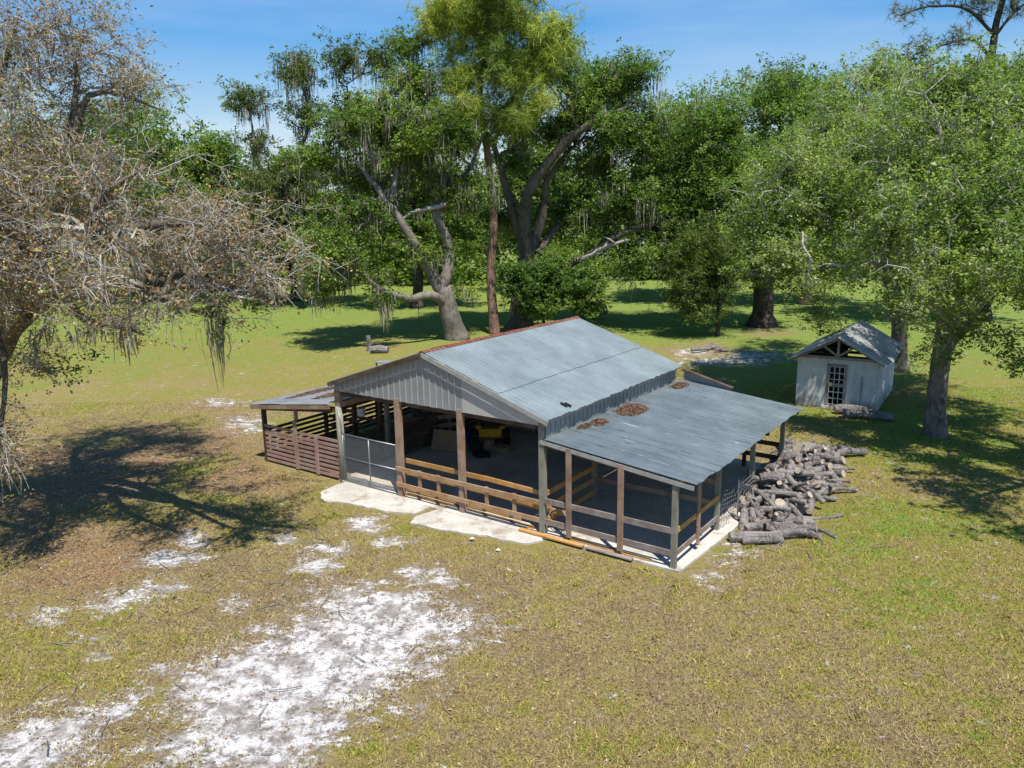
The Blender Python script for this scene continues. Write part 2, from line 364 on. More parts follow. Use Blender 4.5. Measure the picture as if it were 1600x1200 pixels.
def turf(name, ground_=True):
    t=NT(name); co=t.coord('Object') if ground_ else t.n('NewGeometry').outputs['Position']
    gr=t.attr('green'); sa=t.attr('sand'); li=t.attr('litter')
    nb=t.noise(.5,5,.6,co); nm_=t.noise(3.2,5,.65,co); nf=t.noise(13,6,.8,co); nff=t.noise(34,4,.75,co)
    g=t.math('ADD',gr,t.math('MULTIPLY',t.math('SUBTRACT',nm_,.5),1.9)); g=t.math('ADD',g,t.math('MULTIPLY',t.math('SUBTRACT',nb,.5),1.2))
    g=t.math('ADD',g,t.math('MULTIPLY',t.math('SUBTRACT',nf,.5),1.5))
    c=t.ramp(g,[(.0,(.24,.18,.09)),(.2,(.29,.225,.095)),(.45,(.262,.222,.058)),(.72,(.212,.222,.032)),(1,(.155,.25,.03))])
    c=t.mix(t.math('MULTIPLY',t.ramp(t.math('ADD',li,t.math('MULTIPLY',t.math('SUBTRACT',nm_,.5),1.2)),[(.35,0),(.75,1)]),.9),c,t.mix(t.ramp(nf,[(.35,0),(.65,1)]),(.13,.08,.045),(.40,.25,.135)))
    if ground_:
        c=t.mix(t.ramp(nf,[(.36,.75),(.50,0)]),c,(.085,.065,.028))
        c=t.mix(t.ramp(nff,[(.54,0),(.62,.6)]),c,(.44,.36,.19)); c=t.mix(t.ramp(nff,[(.38,.6),(.46,0)]),c,(.07,.06,.025))
        e=t.math('ADD',sa,t.math('MULTIPLY',t.math('SUBTRACT',t.noise(1.9,9,.78,t.coord('Object',(1,1.5,1)),.4),.5),3.4))
        e=t.math('ADD',e,t.math('MULTIPLY',t.math('SUBTRACT',nf,.5),2.0))
        sc=t.mix(t.ramp(t.noise(2.0,8,.75,co),[(.43,0),(.54,1)]),(.35,.315,.285),(.72,.695,.67))
        sc=t.mix(t.ramp(t.noise(5.5,6,.75,co),[(.41,.85),(.49,0)]),sc,(.19,.16,.14))
        sc=t.mix(t.ramp(nff,[(.38,.75),(.44,0)]),sc,(.10,.085,.075))
        c=t.mix(t.ramp(e,[(.18,0),(.42,.7)]),c,(.25,.20,.16))
        c=t.mix(t.ramp(e,[(.42,0),(.56,1)]),c,sc)
        return t.pbsdf(c,.95,bump=t.bump(t.math('ADD',nf,t.math('MULTIPLY',nff,.6)),.9,.05),spec=.1)
    r=t.attr('rnd'); c=t.mix(1,c,t.ramp(r,[(0,.45),(1,1.75)]),'MULTIPLY')
    return t.pbsdf(c,.8,spec=.15)
ground.data.materials.append(turf('turf_and_sand'))
# standing grass and fallen leaves over the near lawn
def scatter(n, power=2.2):
    y=7.5+(36-7.5)*rng.random(n)**power; x=(rng.random(n)*2-1)*(.74*y+1.5)
    u,v=W2B(x,y); ok=~((u>-3.9)&(u<12.2)&(v>-.35)&(v<9))&~((u>-.4)&(u<8.4)&(v>-1.25)&(v<.1))
    return x[ok],y[ok]
x,y=scatter(620000,1.25); s_,l_=masks(x,y); g_=green(x,y); kp=(s_+(vnoise(x,y,2.3,12)-.5)*.9+(rng.random(len(x))-.5)*.5<.42); x,y,s_,l_,g_=(q[kp] for q in (x,y,s_,l_,g_))
wx,wy=scatter(260,1.1); ws,wl=masks(wx,wy); kk=ws<.3; wx,wy,wl=wx[kk],wy[kk],wl[kk]; wk=34
wx=np.repeat(wx,wk)+rng.normal(0,.07,len(wx)*wk); wy=np.repeat(wy,wk)+rng.normal(0,.07,len(wy)*wk); nw=len(wx)
x=np.concatenate([x,wx]); y=np.concatenate([y,wy]); s_=np.concatenate([s_,np.zeros(nw)]); l_=np.concatenate([l_,np.zeros(nw)]); g_=np.concatenate([g_,np.full(nw,.5)])
n=len(x); a=rng.random(n)*2*math.pi; ln=(.025+.05*rng.random(n))*(1-.4*l_); w=.006+.008*rng.random(n); ln[-nw:]*=1.5; w[-nw:]*=1.5
b=np.stack([x,y,hgt(x,y)-.008],-1); dx=np.stack([np.cos(a),np.sin(a),0*a],-1)*w[:,None]; tl=rng.normal(0,.8,(n,2))*ln[:,None]
tip=b+np.concatenate([tl,ln[:,None]],1)
V=np.stack([b-dx,b+dx,tip],1).reshape(-1,3)
gob=quads('grass',V,rng.random(n),turf('grass_blades',False),nv=3)
for nm,q in (('sand',s_),('litter',l_),('green',g_)):
    at=gob.data.attributes.new(nm,'FLOAT','POINT'); at.data.foreach_set('value',np.repeat(q,3).astype(np.float32))
tag(gob,'short dry grass blades standing all over the near lawn','grass',kind='stuff')
def leafcards(C, size, up=.5, aspect=.5, fold=0.0):     # diamond leaf faces around centres C
    n=len(C); nrm=rng.normal(0,1,(n,3)); nrm[:,2]=np.abs(nrm[:,2])+up; nrm/=np.linalg.norm(nrm,axis=1)[:,None]
    t_=rng.normal(0,1,(n,3)); t_-=nrm*(t_*nrm).sum(1)[:,None]; t_/=np.linalg.norm(t_,axis=1)[:,None]; b_=np.cross(nrm,t_)
    s=(size*(.6+.8*rng.random(n)))[:,None]/2
    return np.stack([C-t_*s,C+b_*s*aspect+nrm*s*.25,C+t_*s,C-b_*s*aspect+nrm*s*.25],1).reshape(-1,3)
x,y=scatter(60000,1.5); s_,l_=masks(x,y); kp=rng.random(len(x))<(.10+.75*l_)*(1-.35*np.clip(s_*2-.4,0,1)); x,y=x[kp],y[kp]
C=np.stack([x,y,hgt(x,y)+.012+.03*rng.random(len(x))],-1)
lo=quads('leaf_litter',leafcards(C,np.full(len(C),.06),2.0,.55),rng.random(len(C)),L_litter,extra=rng.random(len(C)))
tag(lo,'dry tan oak leaves scattered over the lawn and under the bare oak','leaf litter',kind='stuff')
mb=MB()                                  # fallen twigs
for i in range(170):
    if i<110: q=G(rng.uniform(20,520),rng.uniform(680,960))
    elif i<140: q=G(rng.uniform(60,720),rng.uniform(940,1180))
    else: q=G(rng.uniform(1130,1380),rng.uniform(760,880))
    u,v=W2B(q[0],q[1])
    if -4.2<u<12.2 and -1.4<v<9: continue
    a=rng.uniform(0,6.28); L=rng.uniform(.15,.7); z=float(hgt(np.array([q[0]]),np.array([q[1]]))[0])+.02; d=np.array([math.cos(a),math.sin(a),0]); k=rng.normal(0,.08,3)*L; k[2]=.01
    p=np.array([q[0],q[1],z]); mb.tube([p,p+d*L*.5+k,p+d*L],[.012,.010,.005],5)
o=mb.build('twig_litter',M_log); tag(o,'dead grey twigs fallen on the lawn under the bare oak and by the firewood','twigs',kind='stuff')
# concrete pads
def pad(name, poly, z0, z1, m, wob=0):
    b=MB(); n=len(poly); V=[(p[0],p[1],z0) for p in poly]+[(p[0],p[1],z1) for p in poly]
    b.add(V,[tuple(range(n,2*n))]+[(i,(i+1)%n,n+(i+1)%n,n+i) for i in range(n)])
    o=b.build(name,m); tag(o,kind='structure'); return o
def rough(pts,step=.22,amp=.03):
    out=[]
    for i in range(len(pts)):
        a=np.array(pts[i]); b=np.array(pts[(i+1)%len(pts)]); k=max(1,int(np.linalg.norm(b-a)/step))
        for j in range(k): out.append(a+(b-a)*j/k+rng.normal(0,amp,2))
    return out
pad('barn_floor',[B2W(u,v)[:2] for u,v in ((-.15,.45),(11.4,.45),(11.4,8.7),(-.15,8.7))],-.2,.042,M_floor)
pad('concrete_slab',[B2W(u,v)[:2] for u,v in ((2.5,-.28),(8.1,-.24),(8.1,-.16),(11.8,-.14),(11.98,3.0),(11.98,8.9),(7,8.8),(-.1,.7),(-.1,-.1),(2.4,-.1))],-.2,.03,M_conc)
pad('concrete_apron',rough(gp([(545,752),(500,768),(507,783),(545,787),(600,800),(650,802),(680,790),(628,778)])),-.2,.02,M_conc)
pad('concrete_path',rough(gp([(690,795),(648,808),(642,818),(690,828),(760,838),(820,850),(846,846),(852,832),(730,802)])),-.2,.016,M_conc)

# ================================================================ BARN
EAVE,RIDGE,WM,WL,WR,D,DR=3.215,4.611,7.842,3.89,3.763,8.137,8.5
LHI,LLO,LOV=2.70,2.244,.565
UE=WM+WR                                  # outer post line of the right lean-to
barn=empty('barn',(BX,BY,0),BYAW,'open-fronted pole barn with blue-grey tin roof, gable front and side lean-tos on concrete','barn')
def Bp(name, mb, m, parent=barn, **k): return mb.build(name, m, parent, **k)
def sheet(a0,a1,b0,b1, pitch=.2, rib=.016, th=.012, lift=0.0, sag=0.0, jag=0.0):
    """ribbed tin: a0->a1 is the upper edge along the building, b0->b1 the lower; ribs run from upper to lower edge"""
    a0,a1,b0,b1=[np.array(q,float) for q in (a0,a1,b0,b1)]
    L=np.linalg.norm(a1-a0); n=max(2,int(round(L/pitch)))
    nrm=np.cross(a1-a0,b0-a0); nrm/=np.linalg.norm(nrm); nrm*=np.sign(nrm[2]) if abs(nrm[2])>.05 else 1
    prof=[]
    for k in range(n):
        for q,h in ((0,0),(.42,0),(.46,1),(.54,1),(.58,0)): prof.append(((k+q)/n,h*rib))
    prof.append((1,0)); mb=MB(); m=len(prof); rows=7; V=[]
    jit=np.repeat(rng.normal(0,jag,n+1),5)[:m]
    for s_ in (1,0):
        for j in range(rows):
            tt=j/(rows-1)
            for i,(q,h) in enumerate(prof):
                top=a0+(a1-a0)*q; bot=b0+(b1-b0)*q; dv=(bot-top)/np.linalg.norm(bot-top)
                p=top+(bot-top)*tt+nrm*(h+lift+s_*th)
                if j==rows-1: p=p+dv*jit[i]
                p=p+np.array([0,0,sag*(math.sin(q*9.0+tt*2)+.6*math.sin(q*23+1.3*tt))*tt])
                V.append(p)
    F=[]; o=rows*m
    for j in range(rows-1):
        for i in range(m-1):
            q=(j*m+i,j*m+i+1,(j+1)*m+i+1,(j+1)*m+i); F.append(q); F.append(tuple(o+z for z in q[::-1]))
    for i in range(m-1):
        F.append((i+1,i,o+i,o+i+1)); e=(rows-1)*m; F.append((e+i,e+i+1,o+e+i+1,o+e+i))
    for j in range(rows-1):
        F.append((j*m,(j+1)*m,o+(j+1)*m,o+j*m)); e=m-1; F.append(((j+1)*m+e,j*m+e,o+j*m+e,o+(j+1)*m+e))
    return mb.add(V,F)
fo=.19; ru=WM/2-.06; eo=WM+.275; slope=(RIDGE-EAVE)/(eo-ru)
def zr(u): return RIDGE-slope*abs(u-ru)
um=ru+(eo-ru)*.62
# right slope: upper sheet laps over the lower one
Bp('roof_sheet',sheet((ru,-fo,RIDGE),(ru,D+fo,RIDGE),(um+.05,-fo,zr(um+.05)),(um+.05,D+fo,zr(um+.05)),lift=.026,jag=.01),M_roof)
Bp('roof_sheet',sheet((um-.1,-fo,zr(um-.1)),(um-.1,D+fo,zr(um-.1)),(eo,-fo,EAVE),(eo,D+fo,EAVE),lift=.004,jag=.012,sag=.006),M_roof)
ul=-.16
Bp('roof_sheet',sheet((ru,-fo,RIDGE),(ru,D+fo,RIDGE),(ul,-fo,zr(ul)),(ul,D+fo,zr(ul)),lift=.01,jag=.01),M_tinold)
mb=MB()
for s in (-1,1):
    for k in range(16):
        v0=-fo-.02+(D+2*fo+.04)*k/16; v1=-fo-.02+(D+2*fo+.04)*(k+1)/16+.02; j=rng.normal(0,.012,2)
        mb.beam((ru+s*.062,v0,RIDGE+.045-.015+j[0]),(ru+s*.062,v1,RIDGE+.045-.015+j[1]),.15,.014,up=(s*.33,0,1))
Bp('ridge_cap',mb,M_rust)
# rake trim along the front of the roof
mb=MB(); mb.beam((ru,-fo-.02,RIDGE-.06),(eo+.02,-fo-.02,EAVE-.06),.03,.13,up=(.33,0,1)); Bp('rake_trim',mb,M_lite)
mb=MB(); mb.beam((ru,-fo-.02,RIDGE-.06),(ul-.03,-fo-.02,zr(ul)-.07),.03,.13,up=(-.33,0,1)); Bp('rake_trim',mb,M_dark)
# gable: ribbed tin on the left, smooth board on the right
zb=3.03; usp=5.2
def gable(u0,u1,ribs,name,m,vv,back=False):
    mb=MB(); n=int((u1-u0)/.235) if ribs else 1
    for k in range(n):
        a=u0+(u1-u0)*k/n; b=u0+(u1-u0)*(k+1)/n
        cuts=[a,b] if not (a<ru<b) else [a,ru,b]
        for p,q in zip(cuts[:-1],cuts[1:]):
            za=max(zr(p)-.075,zb+.002); zq=max(zr(q)-.075,zb+.002)
            V=[(p,vv,zb-.01*(k%2)),(q,vv,zb-.01*(k%2)),(q,vv,zq),(p,vv,za)]+[(p,vv+.02,zb),(q,vv+.02,zb),(q,vv+.02,zq),(p,vv+.02,za)]
            mb.add(V,[(0,1,2,3),(5,4,7,6),(0,4,5,1),(3,2,6,7),(0,3,7,4),(1,5,6,2)])
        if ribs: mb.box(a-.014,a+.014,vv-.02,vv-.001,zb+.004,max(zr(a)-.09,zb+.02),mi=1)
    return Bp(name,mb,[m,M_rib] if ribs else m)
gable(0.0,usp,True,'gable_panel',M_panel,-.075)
gable(usp+.004,eo-.12,False,'gable_board',M_panel2,-.085)
# posts
def post(u,v,z0,z1,w,m,name='post',d=None):
    d=d or w; return Bp(name,MB().box(u-w/2,u+w/2,v-d/2,v+d/2,z0,z1),m)
Bp('post',MB().tube([(0,.02,-.1),(0.01,.02,1.2),(-.01,.02,2.5)],[.13,.12,.115],10,wob=.06),M_grey,smooth=True)
Bp('post_cap',MB().box(-.1,.1,-.05,.09,2.5,3.14),M_brown)
post(2.66,-.02,-.1,3.10,.17,M_brown); post(5.08,-.02,-.1,3.10,.16,M_brown)
post(WM,-.01,-.1,3.12,.16,M_grey)
for v in (2.75,5.45,8.02): post(WM,v,0,3.1,.14,M_grey)
for v in (2.75,5.45,8.02): post(0,v,0,3.05,.15,M_dark)
post(.06,5.35,0,3.0,.12,M_grey); post(-.62,2.75,0,2.5,.14,M_grey)
post(2.66,8.02,0,3.4,.15,M_dark); post(5.08,8.02,0,3.4,.15,M_dark)
# headers and rafters
def beam(name,a,b,w,h,m,up=(0,0,1)): return Bp(name,MB().beam(a,b,w,h,up),m)
beam('header_beam',(-.1,.09,2.98),(WM,.09,2.98),.05,.24,M_dark)
beam('header_beam',(0,.1,2.84),(0,D,2.84),.06,.24,M_brown)
beam('header_beam',(.07,.1,2.55),(.07,D,2.55),.04,.18,M_brown)
beam('header_beam',(WM,.1,2.97),(WM,D,2.97),.06,.24,M_dark)
for k in range(5):
    v=.5+k*1.8
    beam('rafter',(ru,v,RIDGE-.14),(eo-.15,v,EAVE-.09),.05,.15,M_dark,up=(.33,0,1)); beam('rafter',(ru,v,RIDGE-.14),(.1,v,zr(.1)-.14),.05,.15,M_dark,up=(-.33,0,1))
    beam('tie_beam',(.12,v+.06,2.94),(WM-.12,v+.06,2.94),.05,.15,M_dark)
# wall strip between the two roofs on the right
mb=MB(); n=34
for k in range(n):
    v0=D*k/n; v1=D*(k+1)/n
    mb.box(WM+.085,WM+.10,v0+.003,v1-.003,LHI-.05,EAVE-.09-.012*(k%2)); mb.box(WM+.101,WM+.122,v0-.014,v0+.014,LHI+.01,EAVE-.1)
Bp('wall_strip',mb,M_panel)
mb=MB(); mb.beam((WM+.14,.02,EAVE-.085),(WM+.14,D,EAVE-.085),.035,.06); Bp('eave_trim',mb,M_tinold)
# right lean-to roof
ue=UE+LOV; zl=lambda u: LHI-(LHI-LLO)*(u-WM)/(ue-WM)
Bp('lean_to_roof',sheet((WM+.125,-.12,zl(WM+.125)),(WM+.125,DR,zl(WM+.125)),(ue,-.12,LLO),(ue,DR,LLO),pitch=.25,rib=.016,jag=.02,sag=.014),M_roofL)
beam('rake_board',(WM-.02,-.1,LHI-.10),(ue-.08,-.1,LLO-.085),.035,.11,M_lite,up=(.1,0,1))
beam('header_beam',(WM+.1,.06,LHI-.2),(UE,.06,zl(UE)-.17),.05,.16,M_dark,up=(.1,0,1))
beam('header_beam',(UE,-.05,zl(UE)-.13),(UE,DR-.05,zl(UE)-.13),.06,.16,M_rail)
for k in range(6):
    v=.9+k*1.45; beam('rafter',(WM+.14,v,LHI-.11),(ue-.06,v,LLO-.075),.045,.12,M_dark,up=(.1,0,1))
# right lean-to posts and rails
post(UE,-.02,-.1,zl(UE)-.02,.13,M_grey,d=.12)
for v in (2.75,5.45,8.3): post(UE,v,-.05,zl(UE)-.02,.12,M_grey)
for u in (8.70,10.20): post(u,-.11,.14,zl(u)-.05,.15,M_brown,d=.045)
post(UE+.085,1.25,.2,zl(UE)-.05,.045,M_brown,d=.14)
def rails(name,a,b,zs,m,w=.04,h=.15):
    for z in zs: beam(name,(a[0],a[1],z),(b[0],b[1],z),w,h,m)
rails('rail',(WM+.06,-.062),(UE+.07,-.062),(.98,.40),M_rail)
beam('rail',(UE+.04,.06,.98),(UE+.04,2.7,.98),.035,.14,M_orange); beam('rail',(UE+.04,.06,.40),(UE+.04,2.7,.40),.035,.14,M_rail)
beam('brace',(UE+.085,1.2,.75),(UE+.085,1.5,.35),.03,.1,M_rail)
rails('rail',(WM+.08,2.84),(UE-.06,2.86),(1.32,.72),M_brown)
rails('rail',(WM+.02,.15),(WM+.02,2.7),(1.12,.74,.36),M_orange)
rails('rail',(9.4,8.36),(UE-.05,8.36),(.95,.5),M_dark)
post(10.4,8.3,0,1.05,.11,M_dark)
rails('rail',(UE,5.5),(UE,8.3),(.45,),M_dark)
# main front rails
rails('rail',(2.55,-.125),(WM-.06,-.125),(.92,.42),M_tan,h=.13)
for u in (3.48,4.22,6.0,6.95): Bp('baluster',MB().box(u-.06,u+.06,-.10,-.065,.40,.99),M_tan)
beam('rail',(2.72,.16,1.12),(5.75,.16,1.12),.04,.14,M_orange); beam('rail',(5.7,.21,1.11),(WM-.08,.21,1.05),.04,.13,M_orange)
beam('rail',(2.72,.16,.74),(5.85,.16,.72),.04,.13,M_orange); beam('rail',(5.8,.21,.72),(7.7,.21,.68),.04,.15,M_orange)
beam('rail',(6.6,.27,.62),(8.5,.3,.58),.04,.14,M_orange)
beam('rail',(2.72,.15,.22),(7.0,.15,.2),.04,.14,M_orange)
# chain-link gate
gate=empty('chain_link_gate',(0,0,0)); gate.parent=barn
u0,u1,z0,z1,gv=.17,2.53,.08,1.62,-.06
mb=MB()
for a,b in (((u0,z0),(u1,z0)),((u0,z1),(u1,z1)),((u0,z0),(u0,z1)),((u1,z0),(u1,z1)),(((u0+u1)/2,z0),((u0+u1)/2,z1)),((u0,.84),(u1,.84))):
    mb.tube([(a[0],gv,a[1]),(b[0],gv,b[1])],.021,8)
mb.tube([(.06,gv,2.35),(.13,gv,1.9),(u0,gv,1.35)],.018,6)
Bp('gate_frame',mb,M_pipe,gate,smooth=True)
mb=MB(); st=.085; k=-int((z1-z0)/st)-1
while u0+k*st<u1:
    for s in (1,-1):
        xa=u0+k*st if s==1 else u0+k*st+(z1-z0); za,zz=z0,z1; xb=xa+s*(z1-z0)
        pa=[xa,z0]; pb=[xb,z1]
        def clip(p,q):
            for lim,sg in ((u0,1),(u1,-1)):
                if (p[0]-lim)*sg<0:
                    if (q[0]-lim)*sg<=0: return None
                    f=(lim-p[0])/(q[0]-p[0]); p=[lim,p[1]+(q[1]-p[1])*f]
            return p
        a=clip(pa,pb); b=clip(pb,pa)
        if a and b and abs(a[0]-b[0])>.01: mb.tube([(a[0],gv+.004*s,a[1]),(b[0],gv+.004*s,b[1])],.0046,3,cap=False)
    k+=1
Bp('chain_mesh',mb,M_wire,gate)
# left lean-to
LO=-WL; LHL=2.62; LLL=2.06; luo=LO-.36
zll=lambda u: LHL+(LHL-LLL)*u/(WL+.36)
Bp('lean_to_roof',sheet((-.17,-.3,zll(-.17)),(-.17,D,zll(-.17)),(luo,-.3,LLL),(luo,D,LLL),pitch=.25,rib=.016,jag=.02,sag=.01),M_tinold)
beam('rake_board',(-.12,-.27,zll(-.12)-.09),(luo+.02,-.27,LLL-.09),.04,.15,M_brown,up=(-.13,0,1))
beam('header_beam',(-.12,.02,zll(-.12)-.26),(LO,.02,zll(LO)-.19),.05,.16,M_dark,up=(-.13,0,1))
beam('header_beam',(LO,.05,zll(LO)-.12),(LO,D,zll(LO)-.12),.06,.15,M_dark)
for k in range(5):
    v=.9+k*1.6; beam('rafter',(-.1,v,zll(-.1)-.1),(luo+.1,v,LLL-.07),.045,.12,M_dark,up=(-.13,0,1))
post(LO,0,-.1,zll(LO)-.03,.13,M_dark); 
for v in (2.75,5.45,8.02): post(LO,v,-.05,zll(LO)-.03,.12,M_dark)
post(-2.3,2.75,0,2.3,.14,M_dark); post(-.95,2.75,0,2.4,.13,M_dark)
post(-2.15,-.085,.02,1.72,.16,M_mauve,name='fence_post',d=.04); post(-1.12,-.085,.02,1.38,.14,M_mauve,name='fence_post',d=.04); post(-2.15,.0,1.72,2.25,.1,M_brown)
def slats(a,b,z0,n,gap,h,m,skip=(),name='slat_panel'):
    mb=MB()
    for k in range(n):
        if k in skip: continue
        z=z0+k*gap; j=rng.normal(0,.012,2); mb.beam((a[0],a[1],z+j[0]),(b[0],b[1],z+j[1]),.028,h)
    return Bp(name,mb,m)
slats((LO+.06,-.045),(-.1,-.045),.10,9,.15,.092,M_mauve)
slats((LO,.1),(LO,5.4),.12,7,.165,.10,M_dark)
slats((LO+.1,2.84),(-2.4,2.84),.3,4,.35,.12,M_dark,name='rail_panel')
mb=MB()
for z in (.25,1.25): mb.beam((-2.2,2.66,z),(-.95,2.66,z),.035,.12)
for u in (-2.2,-.95): mb.beam((u,2.64,.2),(u,2.64,1.3),.035,.1)
mb.beam((-2.2,2.63,1.2),(-1.0,2.63,.3),.03,.11); Bp('stall_gate',mb,M_dark)
slats((0,2.8),(0,5.4),.15,7,.17,.13,M_dark); slats((0,5.5),(0,8.0),.15,15,.185,.15,M_dark,skip=(10,))
slats((-.05,5.5),(-2.0,5.5),.15,6,.18,.14,M_dark); slats((-3.0,8.1),(LO,8.1),.15,11,.18,.14,M_dark)
slats((.1,8.12),(2.0,8.12),.15,17,.185,.168,M_dark); slats((-.1,8.1),(-1.3,8.1),.15,12,.18,.15,M_dark,skip=(9,)); slats((-1.3,8.1),(-3.0,8.1),.15,4,.18,.14,M_dark)
slats((LO,5.5),(LO,8.0),.15,5,.18,.14,M_dark)
slats((-.73,3.6),(.5,5.6),.35,3,.34,.15,M_brown,name='stall_wall')
# rear wall
Bp('rear_wall',MB().box(2.06,WM-.02,8.12,8.16,1.15,3.05),M_white)
slats((2.06,8.13),(WM-.02,8.13),.12,6,.185,.17,M_dark)
gb=MB(); gb.add([(.1,D+.02,3.06),(WM-.1,D+.02,3.06),(WM-.1,D+.02,zr(WM-.1)-.1),(ru,D+.02,RIDGE-.1),(.1,D+.02,zr(.1)-.1)]+[(.1,D+.05,3.06),(WM-.1,D+.05,3.06),(WM-.1,D+.05,zr(WM-.1)-.1),(ru,D+.05,RIDGE-.1),(.1,D+.05,zr(.1)-.1)],
  [(0,1,2,3,4),(9,8,7,6,5)]+[(i,i+5,(i+1)%5+5,(i+1)%5) for i in range(5)]); Bp('rear_gable',gb,M_panel)
# small rear shelter stepping out behind the right lean-to
mb=MB()
for k in range(9):
    a=WM+.2+k*.19; mb.add([(a,8.62,0),(a+.186,8.62,0),(a+.186,8.62,3.06-.26*(a+.19-WM)),(a,8.62,3.06-.26*(a-WM)),(a,8.64,0),(a+.186,8.64,0),(a+.186,8.64,3.06-.26*(a+.19-WM)),(a,8.64,3.06-.26*(a-WM))],[(0,1,2,3),(5,4,7,6),(0,4,5,1),(3,2,6,7),(0,3,7,4),(1,5,6,2)])
Bp('rear_wing_wall',mb,M_panel)
beam('rear_wing_cap',(WM+.15,8.63,3.045),(WM+1.95,8.63,2.575),.16,.05,M_dark,up=(.26,0,1))
# wire fence between the side posts
fp=MB()
for j in range(8):
    z=.12+j*.14; pts=[(UE+.08+.05*math.sin(i*.9+j),2.8+i*.24,z-.10*math.sin(i/11*math.pi)+.03*math.sin(i*1.7+j*2)) for i in range(12)]; fp.tube(pts,.006,3,cap=False)
for i in range(18):
    v=2.85+i*.15; fp.tube([(UE+.08+.05*math.sin(i*.6),v,.1),(UE+.08+.05*math.sin(i*.6+3),v+.02,1.08-.1*math.sin(i/18*math.pi))],.005,3,cap=False)
Bp('wire_mesh',fp,M_wire)
Bp('metal_stake',MB().tube([(UE+.16,3.9,-.1),(UE+.16,3.88,1.15)],.022,6),M_pipe)

# ---------------------------------------------------------------- things in and around the barn
def atb(u,v,z=0): p=B2W(u,v,z); return (p[0],p[1],z)
def thing(name,label,cat,u,v,z=0,rz=0,group=None): return empty(name,atb(u,v,z),BYAW+rz,label,cat,group)
# riding mower seen from the rear
mw=thing('riding_mower','yellow and black riding mower with roll bar parked inside the barn','mower',1.5,6.05,.045,R(33))
mb=MB(); mb.box(-.42,.42,-.55,-.18,.30,.62); mb.box(-.36,.36,-.60,-.55,.34,.56); mb.box(-.30,.30,-.18,.75,.32,.48); mb.build('body',M_yellow,mw)
for s in (-1,1): MB().box(s*.44-.10,s*.44+.10,-.45,.25,.60,.70).build('fender',M_yellow,mw)
mb=MB(); mb.box(-.25,.25,-.15,.32,.60,.72); mb.build('seat',M_blackp,mw)
mb=MB(); mb.beam((0,-.14,.70),(0,-.24,1.18),.46,.10,up=(0,1,0)); mb.build('seat_back',M_blackp,mw)
mb=MB(); mb.tube([(-.36,-.3,.55),(-.36,-.33,1.22),(-.26,-.34,1.32),(.26,-.34,1.32),(.36,-.33,1.22),(.36,-.3,.55)],.028,8); mb.build('roll_bar',M_blackp,mw,smooth=True)
mb=MB(); mb.box(-.65,.65,.05,.72,.12,.28); mb.build('mower_deck',M_black,mw)
for s in (-1,1):
    w=mb=MB(); mb.tube([(s*.46,-.35,.32),(s*.50,-.35,.32),(s*.70,-.35,.32),(s*.74,-.35,.32)],[.24,.32,.32,.24],18); wh=mb.build('wheel',M_black,mw); MB().tube([(s*.44,-.35,.32),(s*.755,-.35,.32)],.14,14).build('rim',M_yellow,wh)
    mb=MB(); mb.tube([(s*.34,.95,.16),(s*.48,.95,.16)],.16,14); wh=mb.build('wheel',M_black,mw); MB().tube([(s*.33,.95,.16),(s*.49,.95,.16)],.07,10).build('rim',M_yellow,wh)
    mb=MB(); mb.tube([(s*.3,.1,.6),(s*.3,.3,1.0),(s*.1,.33,1.05)],.018,6); mb.build('lever',M_blackp,mw)
def crate(name,label,cat,u,v,sx,sy,sz,m,rz=0,z=.045):
    o=thing(name,label,cat,u,v,z,rz)
    MB().box(-sx/2,sx/2,-sy/2,sy/2,0,sz*.93).build('body',m,o)
    mb=MB()
    for s in (-1,1): mb.add([(s*.012,-sy/2,sz*.935),(s*sx/2,-sy/2,sz*.935),(s*(sx/2+.02),-sy/2-.0,sz),(s*.012,-sy/2,sz*.95),(s*.012,sy/2,sz*.935),(s*sx/2,sy/2,sz*.935),(s*(sx/2+.02),sy/2,sz),(s*.012,sy/2,sz*.95)],[(0,1,2,3),(4,5,6,7),(0,4,5,1),(3,2,6,7),(1,5,6,2),(0,3,7,4)])
    mb.build('flap',m,o); return o
crate('cardboard_box','tan cardboard box on the floor just in front of the mower','box',1.9,5.2,.5,.38,.36,M_card,.2)
crate('cardboard_box','flattened tan carton lying to the right of the box before the mower','box',2.55,5.15,.6,.4,.2,M_card,-.3)
o=thing('plywood_sheet','weathered plywood sheet leaning in the dark of the barn left of the middle post','board',.9,4.1,.05,.25)
MB().beam((0,0,.02),(0,.28,.72),1.05,.02,up=(0,1,0)).build('board',M_card,o); MB().beam((-.55,-.01,.02),(-.55,.27,.73),.06,.04,up=(0,1,0)).build('edge_batten',M_grey,o)
def bucket(name,label,cat,u,v,r,h,m,z=.045):
    o=thing(name,label,cat,u,v,z); MB().tube([(0,0,0),(0,0,.03),(0,0,h*.5),(0,0,h-.04),(0,0,h)],[r*.85,r*.9,r*.97,r,r*1.05],16).build('body',m,o,smooth=False)
    MB().tube([(r,0,h),(r*.7,0,h+r*.5),(0,0,h+r*.75),(-r*.7,0,h+r*.5),(-r,0,h)],.008,5).build('handle',M_pipe,o); return o
bucket('bucket','blue plastic tub standing behind the middle post of the barn','tub',1.1,5.4,.24,.42,M_blue)
bucket('bucket','grey-black tub on the barn floor right of the blue tub','tub',1.75,4.8,.27,.36,M_blackp)
bucket('bucket','white plastic bucket on the stall rail under the left lean-to','bucket',-1.85,2.68,.15,.3,M_plast,1.315)
o=thing('hose_coil','black hose coiled on the barn floor before the tubs','hose',2.35,4.35,.045)
mb=MB(); mb.tube([(.32*(1+.12*math.sin(i*.37))*math.cos(i*.42),.26*math.sin(i*.42),.03+.0018*i) for i in range(70)],.022,6); mb.build('coil',M_black,o,smooth=True)
